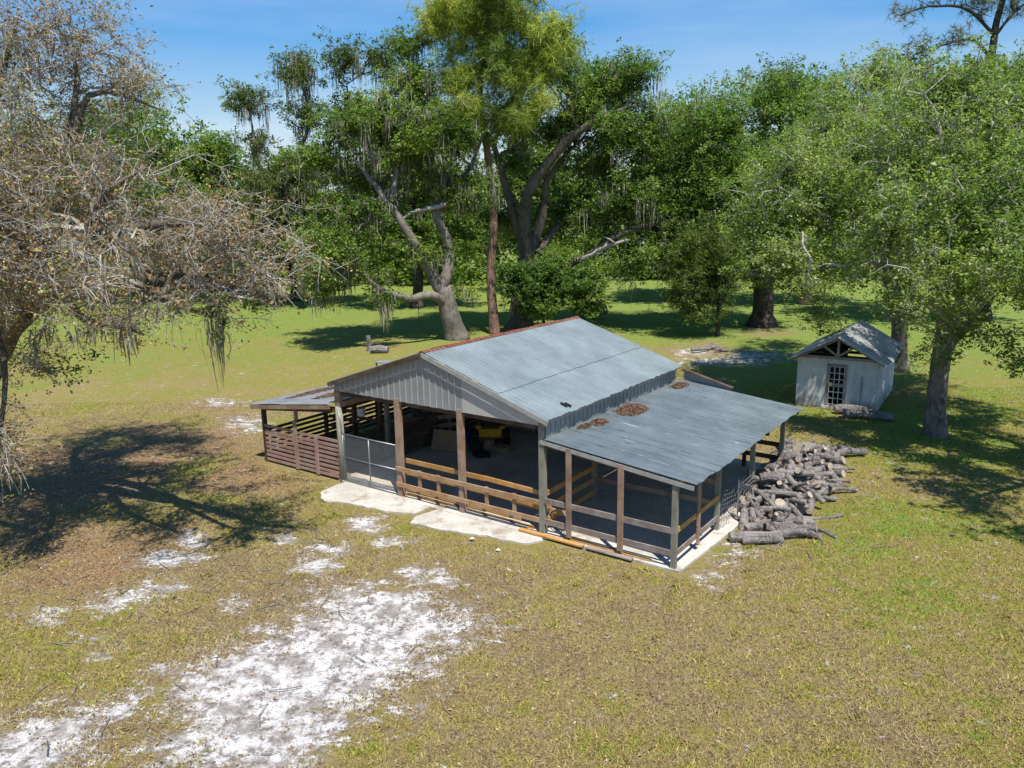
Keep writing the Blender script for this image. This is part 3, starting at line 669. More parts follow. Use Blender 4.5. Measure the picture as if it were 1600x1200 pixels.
o=thing('ladder','wooden ladder leaning against the white rear wall inside the barn','ladder',3.05,7.65,.045)
for s in (-1,1): MB().beam((s*.23,0,0),(s*.2,.40,2.0),.045,.08).build('rail',M_brown,o)
for k in range(6): MB().beam((-.22,.05+k*.065,.28+k*.3),(.22,.05+k*.065,.28+k*.3),.04,.03).build('rung',M_brown,o)
o=thing('hoop','pale wire hoop leaning on the grey corner post inside the rail','hoop',8.15,.16,.045)
o.rotation_euler=(0,0,BYAW)
MB().tube([(.30*math.cos(i*.3),.06*math.sin(i*.3)+.05,.33+.30*math.sin(i*.3)) for i in range(22)],.014,6).build('ring',M_lite,o,smooth=True)
o=thing('white_board','white panel leaning on the far side post of the lean-to','board',UE+.12,8.15,.0,R(60))
MB().beam((0,0,0),(.22,.12,.78),.62,.03,up=(1,0,.2)).build('panel',M_plast,o); MB().beam((.03,.3,0),(.23,.3,.75),.05,.05,up=(1,0,.2)).build('edge_batten',M_lite,o)
def plank(label,a,b,z,m,w=.14,h=.035):
    A=B2W(*a,0); Bq=B2W(*b,0); L=np.linalg.norm(Bq-A); c=(A+Bq)/2
    o=MB().box(-L/2,L/2,-w/2,w/2,0,h).build('plank',m); o.location=(c[0],c[1],z); o.rotation_euler=(0,0,math.atan2(Bq[1]-A[1],Bq[0]-A[0])); tag(o,label,'plank','loose planks lying along the barn front'); return o
plank('long orange plank lying on the slab just behind the main front posts',(2.8,.13),(7.5,.11),.034,M_orange)
plank('pale cream plank behind the orange one at the foot of the gray post',(4.4,.02),(7.3,.02),.034,M_lite,.1)
plank('orange plank lying from the gray post past the first lean-to post',(7.2,-.2),(9.2,-.21),.034,M_orange,.15,.045)
plank('grey board lying on the slab below the second lean-to post',(9.3,-.2),(10.6,-.2),.034,M_rail)
plank('thin pale plank lying on the slab edge toward the barn corner',(8.6,.02),(11.0,.0),.034,M_orange,.1)
# leaf piles on the roofs
def leafpile(label,u,v,zf,rx,ry,h,n):
    mb=MB(); z=zf(u); o=empty('leaf_pile',atb(u,v,z),BYAW,label,'leaf pile','leaf piles on the barn roofs')
    nu,nv=14,14; V=[]; 
    for i in range(nu+1):
        for j in range(nv+1):
            a=i/nu*2-1; b=j/nv*2-1; r=math.hypot(a,b)*(1+.35*(vnoise(np.array([u*3+a*2.3]),np.array([v+b*2.3]),1,5)[0]-.5)*2)
            hh=h*max(0,1-r*r)*(.8+.4*rng.random()); V.append((a*rx,b*ry,zf(u+a*rx)-z+hh+(.024 if r<.98 else -.03)))
    mb.add(V,[(i*(nv+1)+j,(i+1)*(nv+1)+j,(i+1)*(nv+1)+j+1,i*(nv+1)+j+1) for i in range(nu) for j in range(nv)])
    mb.build('heap',M_leafpile,o)
    r=np.sqrt(rng.random(n))*1.08; t_=rng.random(n)*6.283; a=r*np.cos(t_); b=r*np.sin(t_)*1
    C=np.stack([a*rx,b*ry,[zf(u+q*rx)-z for q in a]+h*np.clip(1-r*r,0,1)+.035],-1)
    quads('loose_leaves',leafcards(C,np.full(n,.055),1.5,.5),rng.random(n),L_mould,o,extra=rng.random(n)*.9)
    return o
M_leafpile=plain('leaf_mould',(.12,.07,.045),.95,0,.5,25)
zlr=lambda u: zl(min(u,ue))
leafpile('largest heap of brown leaves on the lean-to roof against the wall strip',8.42,3.9,zlr,.36,.62,.12,900)
leafpile('small brown leaf heap on the lean-to roof nearer than the largest heap',8.32,2.15,zlr,.2,.33,.07,300)
leafpile('thin patch of brown leaves nearest the front of the lean-to roof',8.2,1.55,zlr,.12,.32,.05,200)
leafpile('brown leaf patch at the far back corner of the lean-to roof',8.3,7.7,zlr,.22,.5,.07,300)
leafpile('mat of grey-brown leaves on the left lean-to roof',-1.55,1.4,zll,.55,.9,.05,700)
leafpile('thin dark leaf drift near the outer edge of the left lean-to roof',-3.3,2.2,zll,.4,1.6,.03,500)
mb=MB(); mb.box(-.12,.1,-.03,.03,0,.03); mb.box(-.05,.16,.08,.14,0,.03); o=mb.build('metal_scrap',M_black); o.location=atb(7.85,1.05,zr(7.85)+.05); o.rotation_euler=(0,R(18),BYAW); tag(o,'small black metal scrap lying at the eave of the main roof','scrap')
# white scraps on the lawn
for (x,y,lab) in ((737,843,'white paper scrap lying on grass below the concrete pads'),(779,860,'small white plastic scrap on the grass right of the other scrap')):
    g=G(x,y); mb=MB(); k=5; V=[(math.cos(i*1.2566)*.09*(.6+.6*rng.random()),math.sin(i*1.2566)*.09*(.6+.6*rng.random()),.01+.06*rng.random()) for i in range(k)]+[(0,0,.09)]
    mb.add(V,[(i,(i+1)%k,k) for i in range(k)]); o=mb.build('paper_scrap',M_plast); o.location=(g[0],g[1],hgt(g[0],g[1])+.01); tag(o,lab,'litter')

# ================================================================ SHED
sl=G(1241,636); sr=G(1368,646); sb=G(1403,611)
SW=3.25; sya=R(-33); sl=sr-SW*np.array([math.cos(sya),math.sin(sya),0]); SD=5.0
shed=empty('storage_shed',sl,sya,'small peeling white block shed with open gable and glazed door','shed')
H=2.15; dx0,dx1=1.22,2.02; dz0,dz1=.12,1.95
def Sp(name,mb,m,p=None): return mb.build(name,m,p or shed)
mb=MB(); mb.box(0,dx0,0,.18,-.1,H); mb.box(dx1,SW,0,.18,-.1,H); mb.box(dx0,dx1,0,.18,dz1,H); mb.box(dx0,dx1,0,.18,-.1,dz0); Sp('front_wall',mb,M_wash)
Sp('side_wall',MB().box(SW-.18,SW,.181,SD,-.1,H),M_wash); Sp('side_wall',MB().box(0,.18,.181,SD,-.1,H),M_wash)
mb=MB(); mb.box(.181,1.2,SD-.18,SD,-.1,H); mb.box(2.1,SW-.181,SD-.18,SD,-.1,H); mb.box(1.2,2.1,SD-.18,SD,-.1,1.0); mb.box(1.2,2.1,SD-.18,SD,1.95,H); Sp('rear_wall',mb,M_wash)
mb=MB(); mb.box(dx0+.002,dx0+.08,-.03,.15,dz0,dz1-.002); mb.box(dx1-.08,dx1-.002,-.03,.15,dz0,dz1-.002); mb.box(dx0+.081,dx1-.081,-.03,.15,dz1-.08,dz1-.003); fr=Sp('door_frame',mb,M_rail)
Sp('door_sill',MB().box(dx0-.12,dx1+.12,-.12,.0,.0,dz0-.004),M_conc)
mb=MB()
for k in range(4): 
    x=dx0+.10+k*(dx1-dx0-.20)/3; mb.box(x-.016,x+.016,.05,.085,dz0+.02,dz1-.09)
for k in range(7):
    z=dz0+.05+k*(dz1-dz0-.18)/6; mb.box(dx0+.09,dx1-.09,.048,.083,z-.014,z+.014)
dr=Sp('door',mb,M_white)
Sp('lock_rail',MB().box(dx0+.09,dx1-.09,.04,.09,.95,1.1),M_grey,dr)
mb=MB(); mb.tube([(2.62,-.03,.8),(2.62,-.03,1.5)],.02,6); mb.tube([(2.62,-.03,1.15),(2.62,-.06,.3)],.014,6); Sp('conduit',mb,M_pipe)
# roof
RZ=H+1.0; rx=SW/2; ov=.33; sl_=(RZ-H-.08)/(rx); f0,f1=-.45,SD+.35; ez=RZ-sl_*(rx+ov)
Sp('roof_sheet',sheet((rx,f0,RZ),(rx,f1,RZ),(SW+ov,f0,ez),(SW+ov,f1,ez),pitch=.3,rib=.05,jag=.03),M_shed:=tin('shed_tin',(.50,.51,.51),rust=(.25,.15,.09),streak=(.07,.065,.06),rough=.6,metal=.3))
Sp('roof_sheet',sheet((rx,f0,RZ-.015),(rx,f1,RZ-.015),(-ov,f0,ez),(-ov,f1,ez),pitch=.3,rib=.03,jag=.03),M_shed)
mb=MB()
for s in (-1,1): mb.beam((rx,-.05,RZ-.1),(rx+s*(rx+.2),-.05,ez+.0),.06,.12,up=(s*.5,0,1))
mb.box(.02,SW-.02,-.08,-.02,H+.005,H+.12); Sp('truss',mb,M_rail)
mb=MB(); mb.box(rx-.05,rx+.05,-.07,-.02,H+.12,RZ-.15)
for s in (-1,1): mb.beam((rx,-.045,H+.14),(rx+s*.62,-.045,H+.56),.045,.08)
Sp('truss_brace',mb,M_grey)
for yv in (1.2,2.5,3.8):
    mb=MB()
    for s in (-1,1): mb.beam((rx,yv,RZ-.1),(rx+s*(rx+.2),yv,ez),.05,.1,up=(s*.5,0,1))
    mb.box(.19,SW-.19,yv-.03,yv+.03,H-.14,H-.02); Sp('truss',mb,M_dark)
gb=MB(); gb.add([(.05,SD-.05,H+.01),(SW-.05,SD-.05,H+.01),(rx,SD-.05,RZ-.1),(.05,SD-.01,H+.01),(SW-.05,SD-.01,H+.01),(rx,SD-.01,RZ-.1)],[(0,1,2),(5,4,3),(0,3,4,1),(1,4,5,2),(2,5,3,0)]); Sp('rear_gable',gb,M_dark)
mb=MB(); mb.tube([(.7,-.22,0),(.74,-.2,.3),(.66,-.16,.52),(.55,-.17,.4)],.02,6); mb.tube([(.74,-.2,.3),(.9,-.14,.5)],.016,6); mb.tube([(.5,-.2,0),(.62,-.14,.45)],.016,6)
o=mb.build('bent_pipe',M_pipe); o.location=sl; o.rotation_euler=(0,0,sya); tag(o,'bent grey pipe standing against the white shed wall left of its door','pipe')

# ================================================================ LOGS
def log_mesh(L,r0,r1,bend,stub,k,twist=0):
    n=7; pts=[(L*(i/(n-1)-.5), bend*math.sin(i/(n-1)*3.1)+rng.normal(0,.012), bend*.5*math.sin(i/(n-1)*4+k)) for i in range(n)]
    rad=[(r0+(r1-r0)*i/(n-1))*(1+rng.normal(0,.05)) for i in range(n)]
    mb=MB(); m=10; mb.tube(pts,rad,m,cap=False,wob=.16,mi=0)
    for e,sg in ((0,1),(n-1,-1)):
        ring=mb.v[0][e*m:(e+1)*m]; mb.add(ring,[tuple(range(m))[::-sg]],mi=1)
    if stub:
        p=np.array(pts[3 if stub>0 else 4]); d=np.array([.35*stub,.5,.55]); mb.tube([p,p+d*.35*L*.6,p+d*L*.5],[r0*.55,r0*.45,r0*.3],7,wob=.12,mi=0)
    me=mb.build('log',[M_log,M_logend]); d=me.data; bpy.data.objects.remove(me); return d
LOGM=[]
for k in range(16):
    L=[.6,.75,.95,1.25,.55,.85,1.5,.5,1.0,1.8,.7,.75,1.3,.95,.5,1.2][k]; r=[.13,.12,.11,.09,.19,.12,.07,.15,.13,.12,.17,.09,.11,.085,.13,.06][k]
    LOGM.append((log_mesh(L,r,r*.86,[.02,.05,.08,.12][k%4],(0,0,1,0,0,-1,1,0)[k%8],k),L,r))
GL='weathered logs heaped in the firewood pile'
def put_log(k,x,y,z,yaw,tilt,label,roll=0,s=1.0):
    o=bpy.data.objects.new('firewood_log',LOGM[k][0]); S.collection.objects.link(o)
    o.location=(x,y,z); o.rotation_euler=(roll,tilt,yaw); o.scale=(s,s,s); return tag(o,label,'log',GL)
pa=G(1205,815)[:2]; pb=G(1268,708)[:2]                   # heap axis, near and far
ax=pb-pa; AL=np.linalg.norm(ax); ax/=AL; ay=np.array([ax[1],-ax[0]])  # ay points right
def heap_h(s,t): # s along 0..1, t across -1..1
    return max(0,.78*(1-abs(t)**1.8))*min(1,max(0,(s+.12)*3.2))*min(1,max(0,(1.1-s)*3.5))*(.75+.25*math.sin(3*s+1))
random.seed(21); cnt=0
for layer in range(3):
    for i in range((72,70,56)[layer]):
        s=random.uniform(-.12,1.06); t=random.uniform(-1,1)*(1,.85,.7)[layer]
        wdt=.9+.33*math.sin(s*3.0)
        c=pa+ax*(s*AL)+ay*(t*wdt+.1*s); h=heap_h(s,t)
        k=random.randrange(16); r=LOGM[k][2]
        z=max(r*.85,h*(.35,.68,.95)[layer]+ (r*.5 if layer else .2*r))
        side=('left flank' if t<-.45 else 'right flank' if t>.45 else 'crest')
        part_=('near end' if s<.3 else 'middle' if s<.7 else 'far end')
        put_log(k,c[0],c[1],z,math.atan2(ax[1],ax[0])+random.choice((0,1.57,random.uniform(0,3.1)))+random.gauss(0,.45),random.gauss(0,.28)-.0,
            'grey weathered log on the %s, %s of the firewood pile'%(side,part_),roll=random.uniform(0,6.28),s=random.uniform(.68,.95))
for (px,py,k,yaw,s,lab) in ((1200,835,9,.08,1.15,'long smooth grey log lying across the near foot of the firewood pile'),(1192,843,12,.0,.8,'short dark log on the grass in front of the long foot log'),
     (1245,838,3,-.05,.95,'grey log lying lowest at the right near corner of the firewood pile'),(1250,828,13,-.15,.9,'slim pale log resting just behind the lowest right corner log'),(1162,815,1,1.35,1.1,'upright-leaning grey log at the left near corner of the firewood pile'),
     (1275,830,15,-.9,1.0,'thin forked branch sticking out to the right near foot of the pile'),(1310,770,15,.3,1.1,'thin branch poking out on the grass at the right middle of the pile'),(1285,806,6,.1,.8,'long thin stick lying on grass right of the pile'),
     (1222,822,6,-.5,1.0,'curved log slanting over the long foot log'),(1185,822,5,.5,1.0,'stubby grey log wedged at the left behind the long foot log')):
    g=G(px,py,LOGM[k][2]); put_log(k,g[0],g[1],LOGM[k][2]*.9*s,yaw,(.0 if k!=1 else -.5),lab,roll=random.uniform(0,6),s=s)
for (px,py,L,r,yaw,lab) in ((1355,655,1.9,.2,-.42,'thick grey log lying on the grass at the shed corner'),(1328,647,1.2,.2,-.25,'dark thick log lying before the shed wall right of its door'),(1330,712,1.1,.13,.1,'dark log in the shade beyond the far end of the firewood pile')):
    g=G(px,py,0); d=log_mesh(L,r,r*.85,.06,0,1); o=bpy.data.objects.new('fallen_log',d); S.collection.objects.link(o); o.location=(g[0],g[1],r*.85); o.rotation_euler=(1,0,yaw); tag(o,lab,'log')

# ================================================================ TREES
def tube_fast(A,Bp_,ra,rb,n):            # many separate tapered tubes at once
    d=Bp_-A; L=np.linalg.norm(d,axis=1,keepdims=True)+1e-9; d/=L
    ref=np.where(np.abs(d[:,2:3])<.9,np.array([[0,0,1.]]),np.array([[1.,0,0]]))
    a=np.cross(d,ref); a/=np.linalg.norm(a,axis=1,keepdims=True); b=np.cross(d,a)
    out=[]
    for j in range(n):
        t0,t1=2*math.pi*j/n,2*math.pi*(j+1)/n
        o0=math.cos(t0)*a+math.sin(t0)*b; o1=math.cos(t1)*a+math.sin(t1)*b
        out.append(np.stack([A+o0*ra[:,None],A+o1*ra[:,None],Bp_+o1*rb[:,None],Bp_+o0*rb[:,None]],1))
    return np.concatenate(out,0).reshape(-1,3)
def spline(pts,step):
    pts=[np.array(p,float) for p in pts]; out=[]
    for i in range(len(pts)-1):
        p0=pts[max(i-1,0)]; p1=pts[i]; p2=pts[i+1]; p3=pts[min(i+2,len(pts)-1)]
        k=max(2,int(np.linalg.norm(p2-p1)/step))
        for j in range(k):
            t=j/k; out.append(.5*((2*p1)+(-p0+p2)*t+(2*p0-5*p1+4*p2-p3)*t*t+(-p0+3*p1-3*p2+p3)*t**3))
    out.append(pts[-1]); return np.array(out)
SUNV=np.array(sd)
SUN_CUTS=[(np.array(a),r) for a,r in (((14.9,33.0,3.3),1.0),((15.6,35.2,3.0),.95),((14.2,34.2,3.6),.7),((16.0,33.6,2.7),.45),((12.7,31.6,1.5),1.25),((14.2,30.9,1.0),1.15),((15.9,32.6,1.2),.85),
  ((11.5,28,0),.9),((13.5,28.6,0),.7),((12.6,26.5,0),.8),((10.5,30.5,0),.8),((14.6,26.4,0),.7),((16.4,29.3,0),.8),((17.6,27,0),.7),((16,24.6,0),.6),((18.2,31.5,0),.9),((13.6,24.6,0),.6),((19.5,29,0),.8),
  ((-8.6,20.6,0),.75),((-10.4,22.6,0),.85),((-6.6,19.4,0),.6),((-11.8,20.2,0),.8),((-7.6,23.4,0),.8),((-9.6,24.8,0),.8),((-12.6,24.0,0),.9),((-10.2,18.4,0),.7),((-6.0,21.6,0),.7),((-13.4,27,0),.9),((-8.6,26.8,0),.8),((-12.0,17.4,0),.7))]
def make_tree(name,label,base,limbs,blobs,n,leaf,bark_m,lpn=45,lsize=.2,lspread=.45,cat='tree',group=None,bf=.35,tip=.014,
              moss=None,moss_n=0,mlen=1.2,voids=14,vr=1.0,twigs=0,twlen=.5,droop=.25,needles=False,leaf_frac=1.0,up=.6,green=None,twig_m=None,flare=1.6,asp=.5,shell=.42,bleach=None,pexp=2.2,streamers=None):
    base=np.array([base[0],base[1],0.0]); root=empty(name,base,0,label,cat,group)
    nodes=[]; npl=[]; lr=[]; mbT=MB(); mbB=None
    for li,(pts,r0,r1) in enumerate(limbs):
        sp=spline([np.array(p)-base for p in pts],.45); m=len(sp); rr=np.linspace(1,0,m)**.8*(r0-r1)+r1
        jt=rng.normal(0,1,(m+6,3)); jt=sum(jt[q:q+m] for q in range(7))/2.65; jt-=jt[0]; sp=sp+jt*(.05+.13*min(r0,.5))*(.4 if li==0 else 1)*np.linspace(0,1,m)[:,None]**.5
        if li==0:
            q=np.clip(1-sp[:,2]/1.1,0,1); rr=rr*(1+(flare-1)*q**2); sp[0,2]-=.25
        mbT.tube(sp,rr,12 if r0>.25 else 8,wob=.12)
        pl=np.concatenate([[0],np.cumsum(np.linalg.norm(np.diff(sp,axis=0),axis=1))])*.5
        keep=slice(m//2 if li==0 else m//5,None)
        nodes.append(sp[keep]); npl.append(pl[keep]); lr.append(rr[keep])
    mbT.build('trunk',bark_m,root,smooth=True)
    if bleach:
        mb=MB()
        for pts,r0,r1 in bleach:
            sp=spline([np.array(p)-base for p in pts],.4); m=len(sp); sp+=rng.normal(0,.05,sp.shape); mb.tube(sp,np.linspace(r0,r1,m),7,wob=.1)
            for q in range(m//3,m,2):
                d=rng.normal(0,.5,3); mb.tube([sp[q],sp[q]+d*.6,sp[q]+d*1.2+[0,0,-.15]],[r1*1.1,r1*.7,.01],5)
        mb.build('dead_limb',M_bleach,root,smooth=True)
    nodes=np.concatenate(nodes); npl=np.concatenate(npl); lr=np.concatenate(lr); nl=len(nodes)
    # points through the crown
    w=np.array([b[6] if len(b)>6 else b[3]*b[4]*b[5] for b in blobs],float); w/=w.sum(); pts=[]
    bc=np.array([b[:3] for b in blobs])-base; br=np.array([b[3:6] for b in blobs])
    vb=rng.choice(len(blobs),voids,p=w) if voids else []
    vd=rng.normal(0,1,(voids,3)); vd/=np.linalg.norm(vd,axis=1)[:,None]+1e-9
    vc=bc[vb]+vd*br[vb]*.75 if voids else np.zeros((0,3))
    while len(pts)<n:
        k=rng.choice(len(blobs),n,p=w); d=rng.normal(0,1,(n,3)); d/=np.linalg.norm(d,axis=1)[:,None]
        q=bc[k]+d*br[k]*1.08*(rng.random((n,1))**shell)*(1+.34*rng.normal(0,1,(n,1)))
        ok=q[:,2]>.5
        for gp_,gr_ in SUN_CUTS:                 # crowns cut open along sun rays, shaped to drop sun patches
            qq=q+base-gp_; al=qq@SUNV; ok&=~((al>0)&(np.linalg.norm(qq-al[:,None]*SUNV,axis=1)<gr_))
        if voids: ok&=(np.linalg.norm(q[:,None]-vc[None],axis=2)>vr).all(1)
        pts+=list(q[ok])
    pts=np.array(pts[:n])
    # spanning tree with a path-length penalty
    P_=np.concatenate([nodes,pts]); par=np.full(len(P_),-1); plen=np.concatenate([npl,np.zeros(n)])
    D0=np.linalg.norm(pts[:,None]-nodes[None],axis=2); c=D0+bf*npl[None]; bp=c.argmin(1); bcst=c.min(1); todo=np.ones(n,bool); order=[]
    for _ in range(n):
        i=np.where(todo,bcst,1e9).argmin(); todo[i]=False; par[nl+i]=bp[i]; order.append(nl+i)
        plen[nl+i]=plen[bp[i]]+np.linalg.norm(pts[i]-P_[bp[i]])
        c=np.linalg.norm(pts-pts[i],axis=1)+bf*plen[nl+i]; u=todo&(c<bcst); bp[u]=nl+i; bcst[u]=c[u]
    rp=np.full(len(P_),tip**pexp)
    acc=np.zeros(len(P_)); 
    for i in order[::-1]: acc[i]+=tip**pexp; acc[par[i]]+=acc[i]
    rad=np.maximum(acc,tip**pexp)**(1/pexp)
    ch=np.array(order); pa_=par[ch]; A=P_[pa_]; Bq=P_[ch]; rb=rad[ch]
    ra=np.where(pa_<nl,np.minimum(rb*1.35,np.concatenate([lr,np.full(n,9)])[pa_]),np.minimum(rad[pa_],rb*1.35))
    Lg=np.linalg.norm(Bq-A,axis=1); mid=(A+Bq)/2+rng.normal(0,1,A.shape)*(Lg*.10)[:,None]; mid[:,2]+=Lg*.08*(1 if droop>=0 else -1)
    rm=(ra+rb)/2; segs=[]
    thick=rb>.035
    for msk,ns in ((thick,6),(~thick,4)):
        if msk.any(): segs.append(tube_fast(A[msk],mid[msk],ra[msk],rm[msk],ns)); segs.append(tube_fast(mid[msk],Bq[msk],rm[msk],rb[msk],ns))
    V=np.concatenate(segs); quads('branches',V,rng.random(len(V)//4),bark_m if not twig_m else twig_m,root)
    tips=np.concatenate([Bq,mid[rb<.05]]); bd=(Bq-A)/(Lg[:,None]+1e-6); tdir=np.concatenate([bd,bd[rb<.05]])
    if twigs:
        C=np.repeat(tips,twigs,0); d=rng.normal(0,.55,C.shape)+np.repeat(tdir,twigs,0)*.9; d[:,2]-=droop; d/=np.linalg.norm(d,axis=1)[:,None]; L=twlen*(.4+.9*rng.random(len(C)))[:,None]
        e=C+d*L; e[:,2]-=.12*L[:,0]; md=C+d*L*.5+rng.normal(0,.06,C.shape)*L
        f=md+rng.normal(0,.35,C.shape)*L; f[:,2]-=.15*L[:,0]
        V=np.concatenate([tube_fast(C,md,np.full(len(C),.010),np.full(len(C),.007),3),tube_fast(md,e,np.full(len(C),.007),np.full(len(C),.004),3),tube_fast(md,f,np.full(len(C),.006),np.full(len(C),.0035),3)])
        quads('twigs',V,rng.random(len(V)//4),twig_m or bark_m,root); ltips=np.concatenate([e,f,tips])
    else: ltips=tips
    if leaf_frac<1: ltips=ltips[rng.random(len(ltips))<leaf_frac]
    hn=rng.random(len(ltips)); 
    hue0=np.clip(.5+.5*np.sin(ltips[:,0]*.9+1)*np.sin(ltips[:,1]*.8)+.45*rng.normal(0,1,len(ltips))*.6+.25*np.sin(ltips[:,2]*1.3),0,1)
    if needles:
        C=np.repeat(ltips,lpn,0); d=rng.normal(0,1,C.shape); d[:,2]+=.35; d/=np.linalg.norm(d,axis=1)[:,None]
        q=np.repeat(rng.normal(0,.15,(len(ltips)*max(1,lpn//14),3)),14 if lpn>=14 else lpn,0)[:len(C)]
        C=C+np.resize(q,C.shape)*2; L=(lsize*(.6+.6*rng.random(len(C))))[:,None]; s=np.cross(d,rng.normal(0,1,C.shape)); s/=np.linalg.norm(s,axis=1)[:,None]; s*=.015
        e=C+d*L; e[:,2]-=.25*L[:,0]; V=np.stack([C-s,C+s,e+s*.5,e-s*.5],1).reshape(-1,3)
    else:
        k=max(1,lpn//9); sub=np.repeat(ltips,k,0)+rng.normal(0,lspread*1.05,(len(ltips)*k,3))*np.array([1,1,.7]); per=lpn//k; lpn=k*per
        C=np.repeat(sub,per,0)+rng.normal(0,lspread*.34,(len(sub)*per,3))*np.array([1,1,.8]); V=leafcards(C,lsize*np.repeat(rng.uniform(.7,1.35,len(sub)),per),up,asp)
    hue=np.clip(np.repeat(hue0,lpn)+.12*rng.normal(0,1,len(C)),0,1)
    quads('crown',V,rng.random(len(C)),leaf,root,extra=hue)
    if green:                              # living sprays on a bare tree
        gb_,gn,gm_=green
        C=[]; 
        for b in gb_:
            k=int(gn*b[3]*b[4]*b[5])+60; d=rng.normal(0,.55,(k,3)); cl=rng.normal(0,.6,(max(4,k//45),3)); d=d*.28+cl[rng.integers(0,len(cl),k)]
            C.append(np.array(b[:3])-base+d*np.array(b[3:6]))
        C=np.concatenate(C); quads('green_sprays',leafcards(C,np.full(len(C),.12),.6,.5),rng.random(len(C)),gm_,root,extra=rng.random(len(C)))
    if streamers:                          # one long beard of moss under the living spray
        m=70; c0=np.array(streamers[:3])-base+rng.normal(0,1,(m,3))*np.array(streamers[3:6]); l=.35+1.15*rng.random(m)**2; s_=rng.normal(0,1,(m,3))*.008; s_[:,2]=0
        b1=c0+rng.normal(0,.04,(m,3)); b1[:,2]=c0[:,2]-l*.5; b2=c0*.6+np.array([c0[:,0].mean(),c0[:,1].mean(),0])*.4; b2[:,2]=c0[:,2]-l
        V=np.concatenate([np.stack([c0-s_,c0+s_,b1+s_,b1-s_],1),np.stack([b1-s_,b1+s_,b2+s_*.2,b2-s_*.2],1)]).reshape(-1,3); quads('moss_beard',V,rng.random(len(V)//4),L_moss,root,extra=rng.random(len(V)//4)*.4)
    if moss_n:
        src=np.concatenate([tips,nodes[lr<.4]]) if moss is None else moss(P_)
        k=rng.choice(len(src),moss_n); st=[]; 
        for q in k:
            m=rng.integers(8,17); L=mlen*(.35+1.0*rng.random()); c0=src[q]+rng.normal(0,.16,(m,3))*np.array([1.5,1.5,.35])
            l=L*(.4+.7*rng.random(m)); a=rng.random(m)*6.283; s=np.stack([np.cos(a),np.sin(a),0*a],-1)*(.02+.028*rng.random(m))[:,None]
            j=rng.normal(0,.07,(m,3)); b1=c0+j; b1[:,2]=c0[:,2]-l*.5; b2=b1+rng.normal(0,.05,(m,3)); b2[:,2]=c0[:,2]-l
            st.append(np.stack([c0-s*.7,c0+s*.7,b1+s,b1-s],1)); st.append(np.stack([b1-s,b1+s,b2+s*.2,b2-s*.2],1))
        V=np.concatenate(st).reshape(-1,3); quads('hanging_moss',V,rng.random(len(V)//4),L_moss,root,extra=rng.random(len(V)//4))['kind']='stuff'
    return root
def bl(px,py,Y,rx,ry,rz,w=None): 
    p=P(px,py,Y); return (p[0],p[1],max(p[2],rz*.5+.6),rx,ry,rz)+((w,) if w else ())
def pl(*q): return [P(x,y,Y) for x,y,Y in q]
def g0(px,py): return G(px,py)

# bare oak at the left, trunk just outside the frame
tb=np.array([-17.9,22.3,0])
make_tree('bare_oak','sprawling half-dead oak with bare grey twigs and brown leaves at the left',tb,
 [([tb,(-16.9,22.4,2.2),P(-8,540,22),P(45,440,22)],.58,.36),([P(0,525,22),P(90,450,21),P(210,440,19.5),P(330,450,18),P(430,470,17.5)],.36,.05),([P(210,440,19.5),P(270,470,18.5),P(300,490,18),P(345,480,17.5)],.12,.03),
  ([P(50,450,22),P(130,380,21),P(230,350,19),P(320,340,18)],.28,.05),([P(40,470,22),P(40,330,23),P(110,220,23.5),P(130,170,24),P(165,140,24),P(250,170,24)],.24,.02),([P(110,220,23.5),P(120,120,24),P(90,40,24)],.12,.02),
  ([P(40,400,22),P(-10,250,23),P(0,120,24),P(30,30,24)],.24,.04),([(-15.8,22.4,4),(-16.6,20,6.5),P(-90,420,17)],.3,.06),([P(14,520,22),P(-20,460,21),P(10,600,19),P(0,690,18)],.14,.03),
  ([P(90,450,21),P(130,500,19),P(190,510,18),P(230,520,17.5)],.14,.03),([P(130,380,21),P(160,300,20.5),P(220,260,20.5)],.14,.03)],
 [bl(330,385,18,2.1,2.4,1.15),bl(405,430,17.5,.95,1.3,.5),bl(220,395,19.5,2.4,2.6,1.25),bl(120,330,21,2.6,3,1.7),bl(45,430,21,2,2.4,1.5),bl(60,240,23,2.4,3,1.3),bl(60,120,24,2.4,3,1.6,3.5),bl(120,60,24,1.6,2,1.2,3),
  bl(30,30,24,2.8,3,1.6,3.5),bl(150,470,19.5,1.5,1.6,.5),bl(300,455,17.6,1.7,1.4,.6),bl(-120,300,20,3,3.5,2.2),bl(-90,420,17.5,2,2.2,1.3),bl(5,690,18,.5,.6,.9,.8),bl(30,560,20,.8,.8,.6,.8),bl(190,130,24,1.4,1.2,.6,1.6),bl(200,500,18,1.1,1,.35,1.2)],
 2000,L_dead,M_bark,lpn=3,lsize=.075,lspread=.15,twigs=3,twlen=.55,droop=.3,twig_m=M_twig,leaf_frac=.95,voids=44,vr=.6,tip=.0068,bf=.4,flare=1.5,
 moss_n=34,mlen=.9,green=([bl(335,470,17.3,.7,.6,.55),bl(350,500,17.2,.45,.5,.35),bl(85,565,20.5,1.1,1,.5),bl(390,470,17,.35,.4,.25),bl(140,250,23,1.2,1,.5),bl(230,300,20,1.0,.9,.4),bl(20,130,24,1.0,1,.9),bl(10,60,24,1,1,.8),bl(180,230,23,.9,.9,.4)],560,L_oakd),asp=.6,pexp=2.0,
 streamers=bl(335,500,17.2,.13,.13,.2))
# moss streamer cluster below the living spray handled by the tree's moss

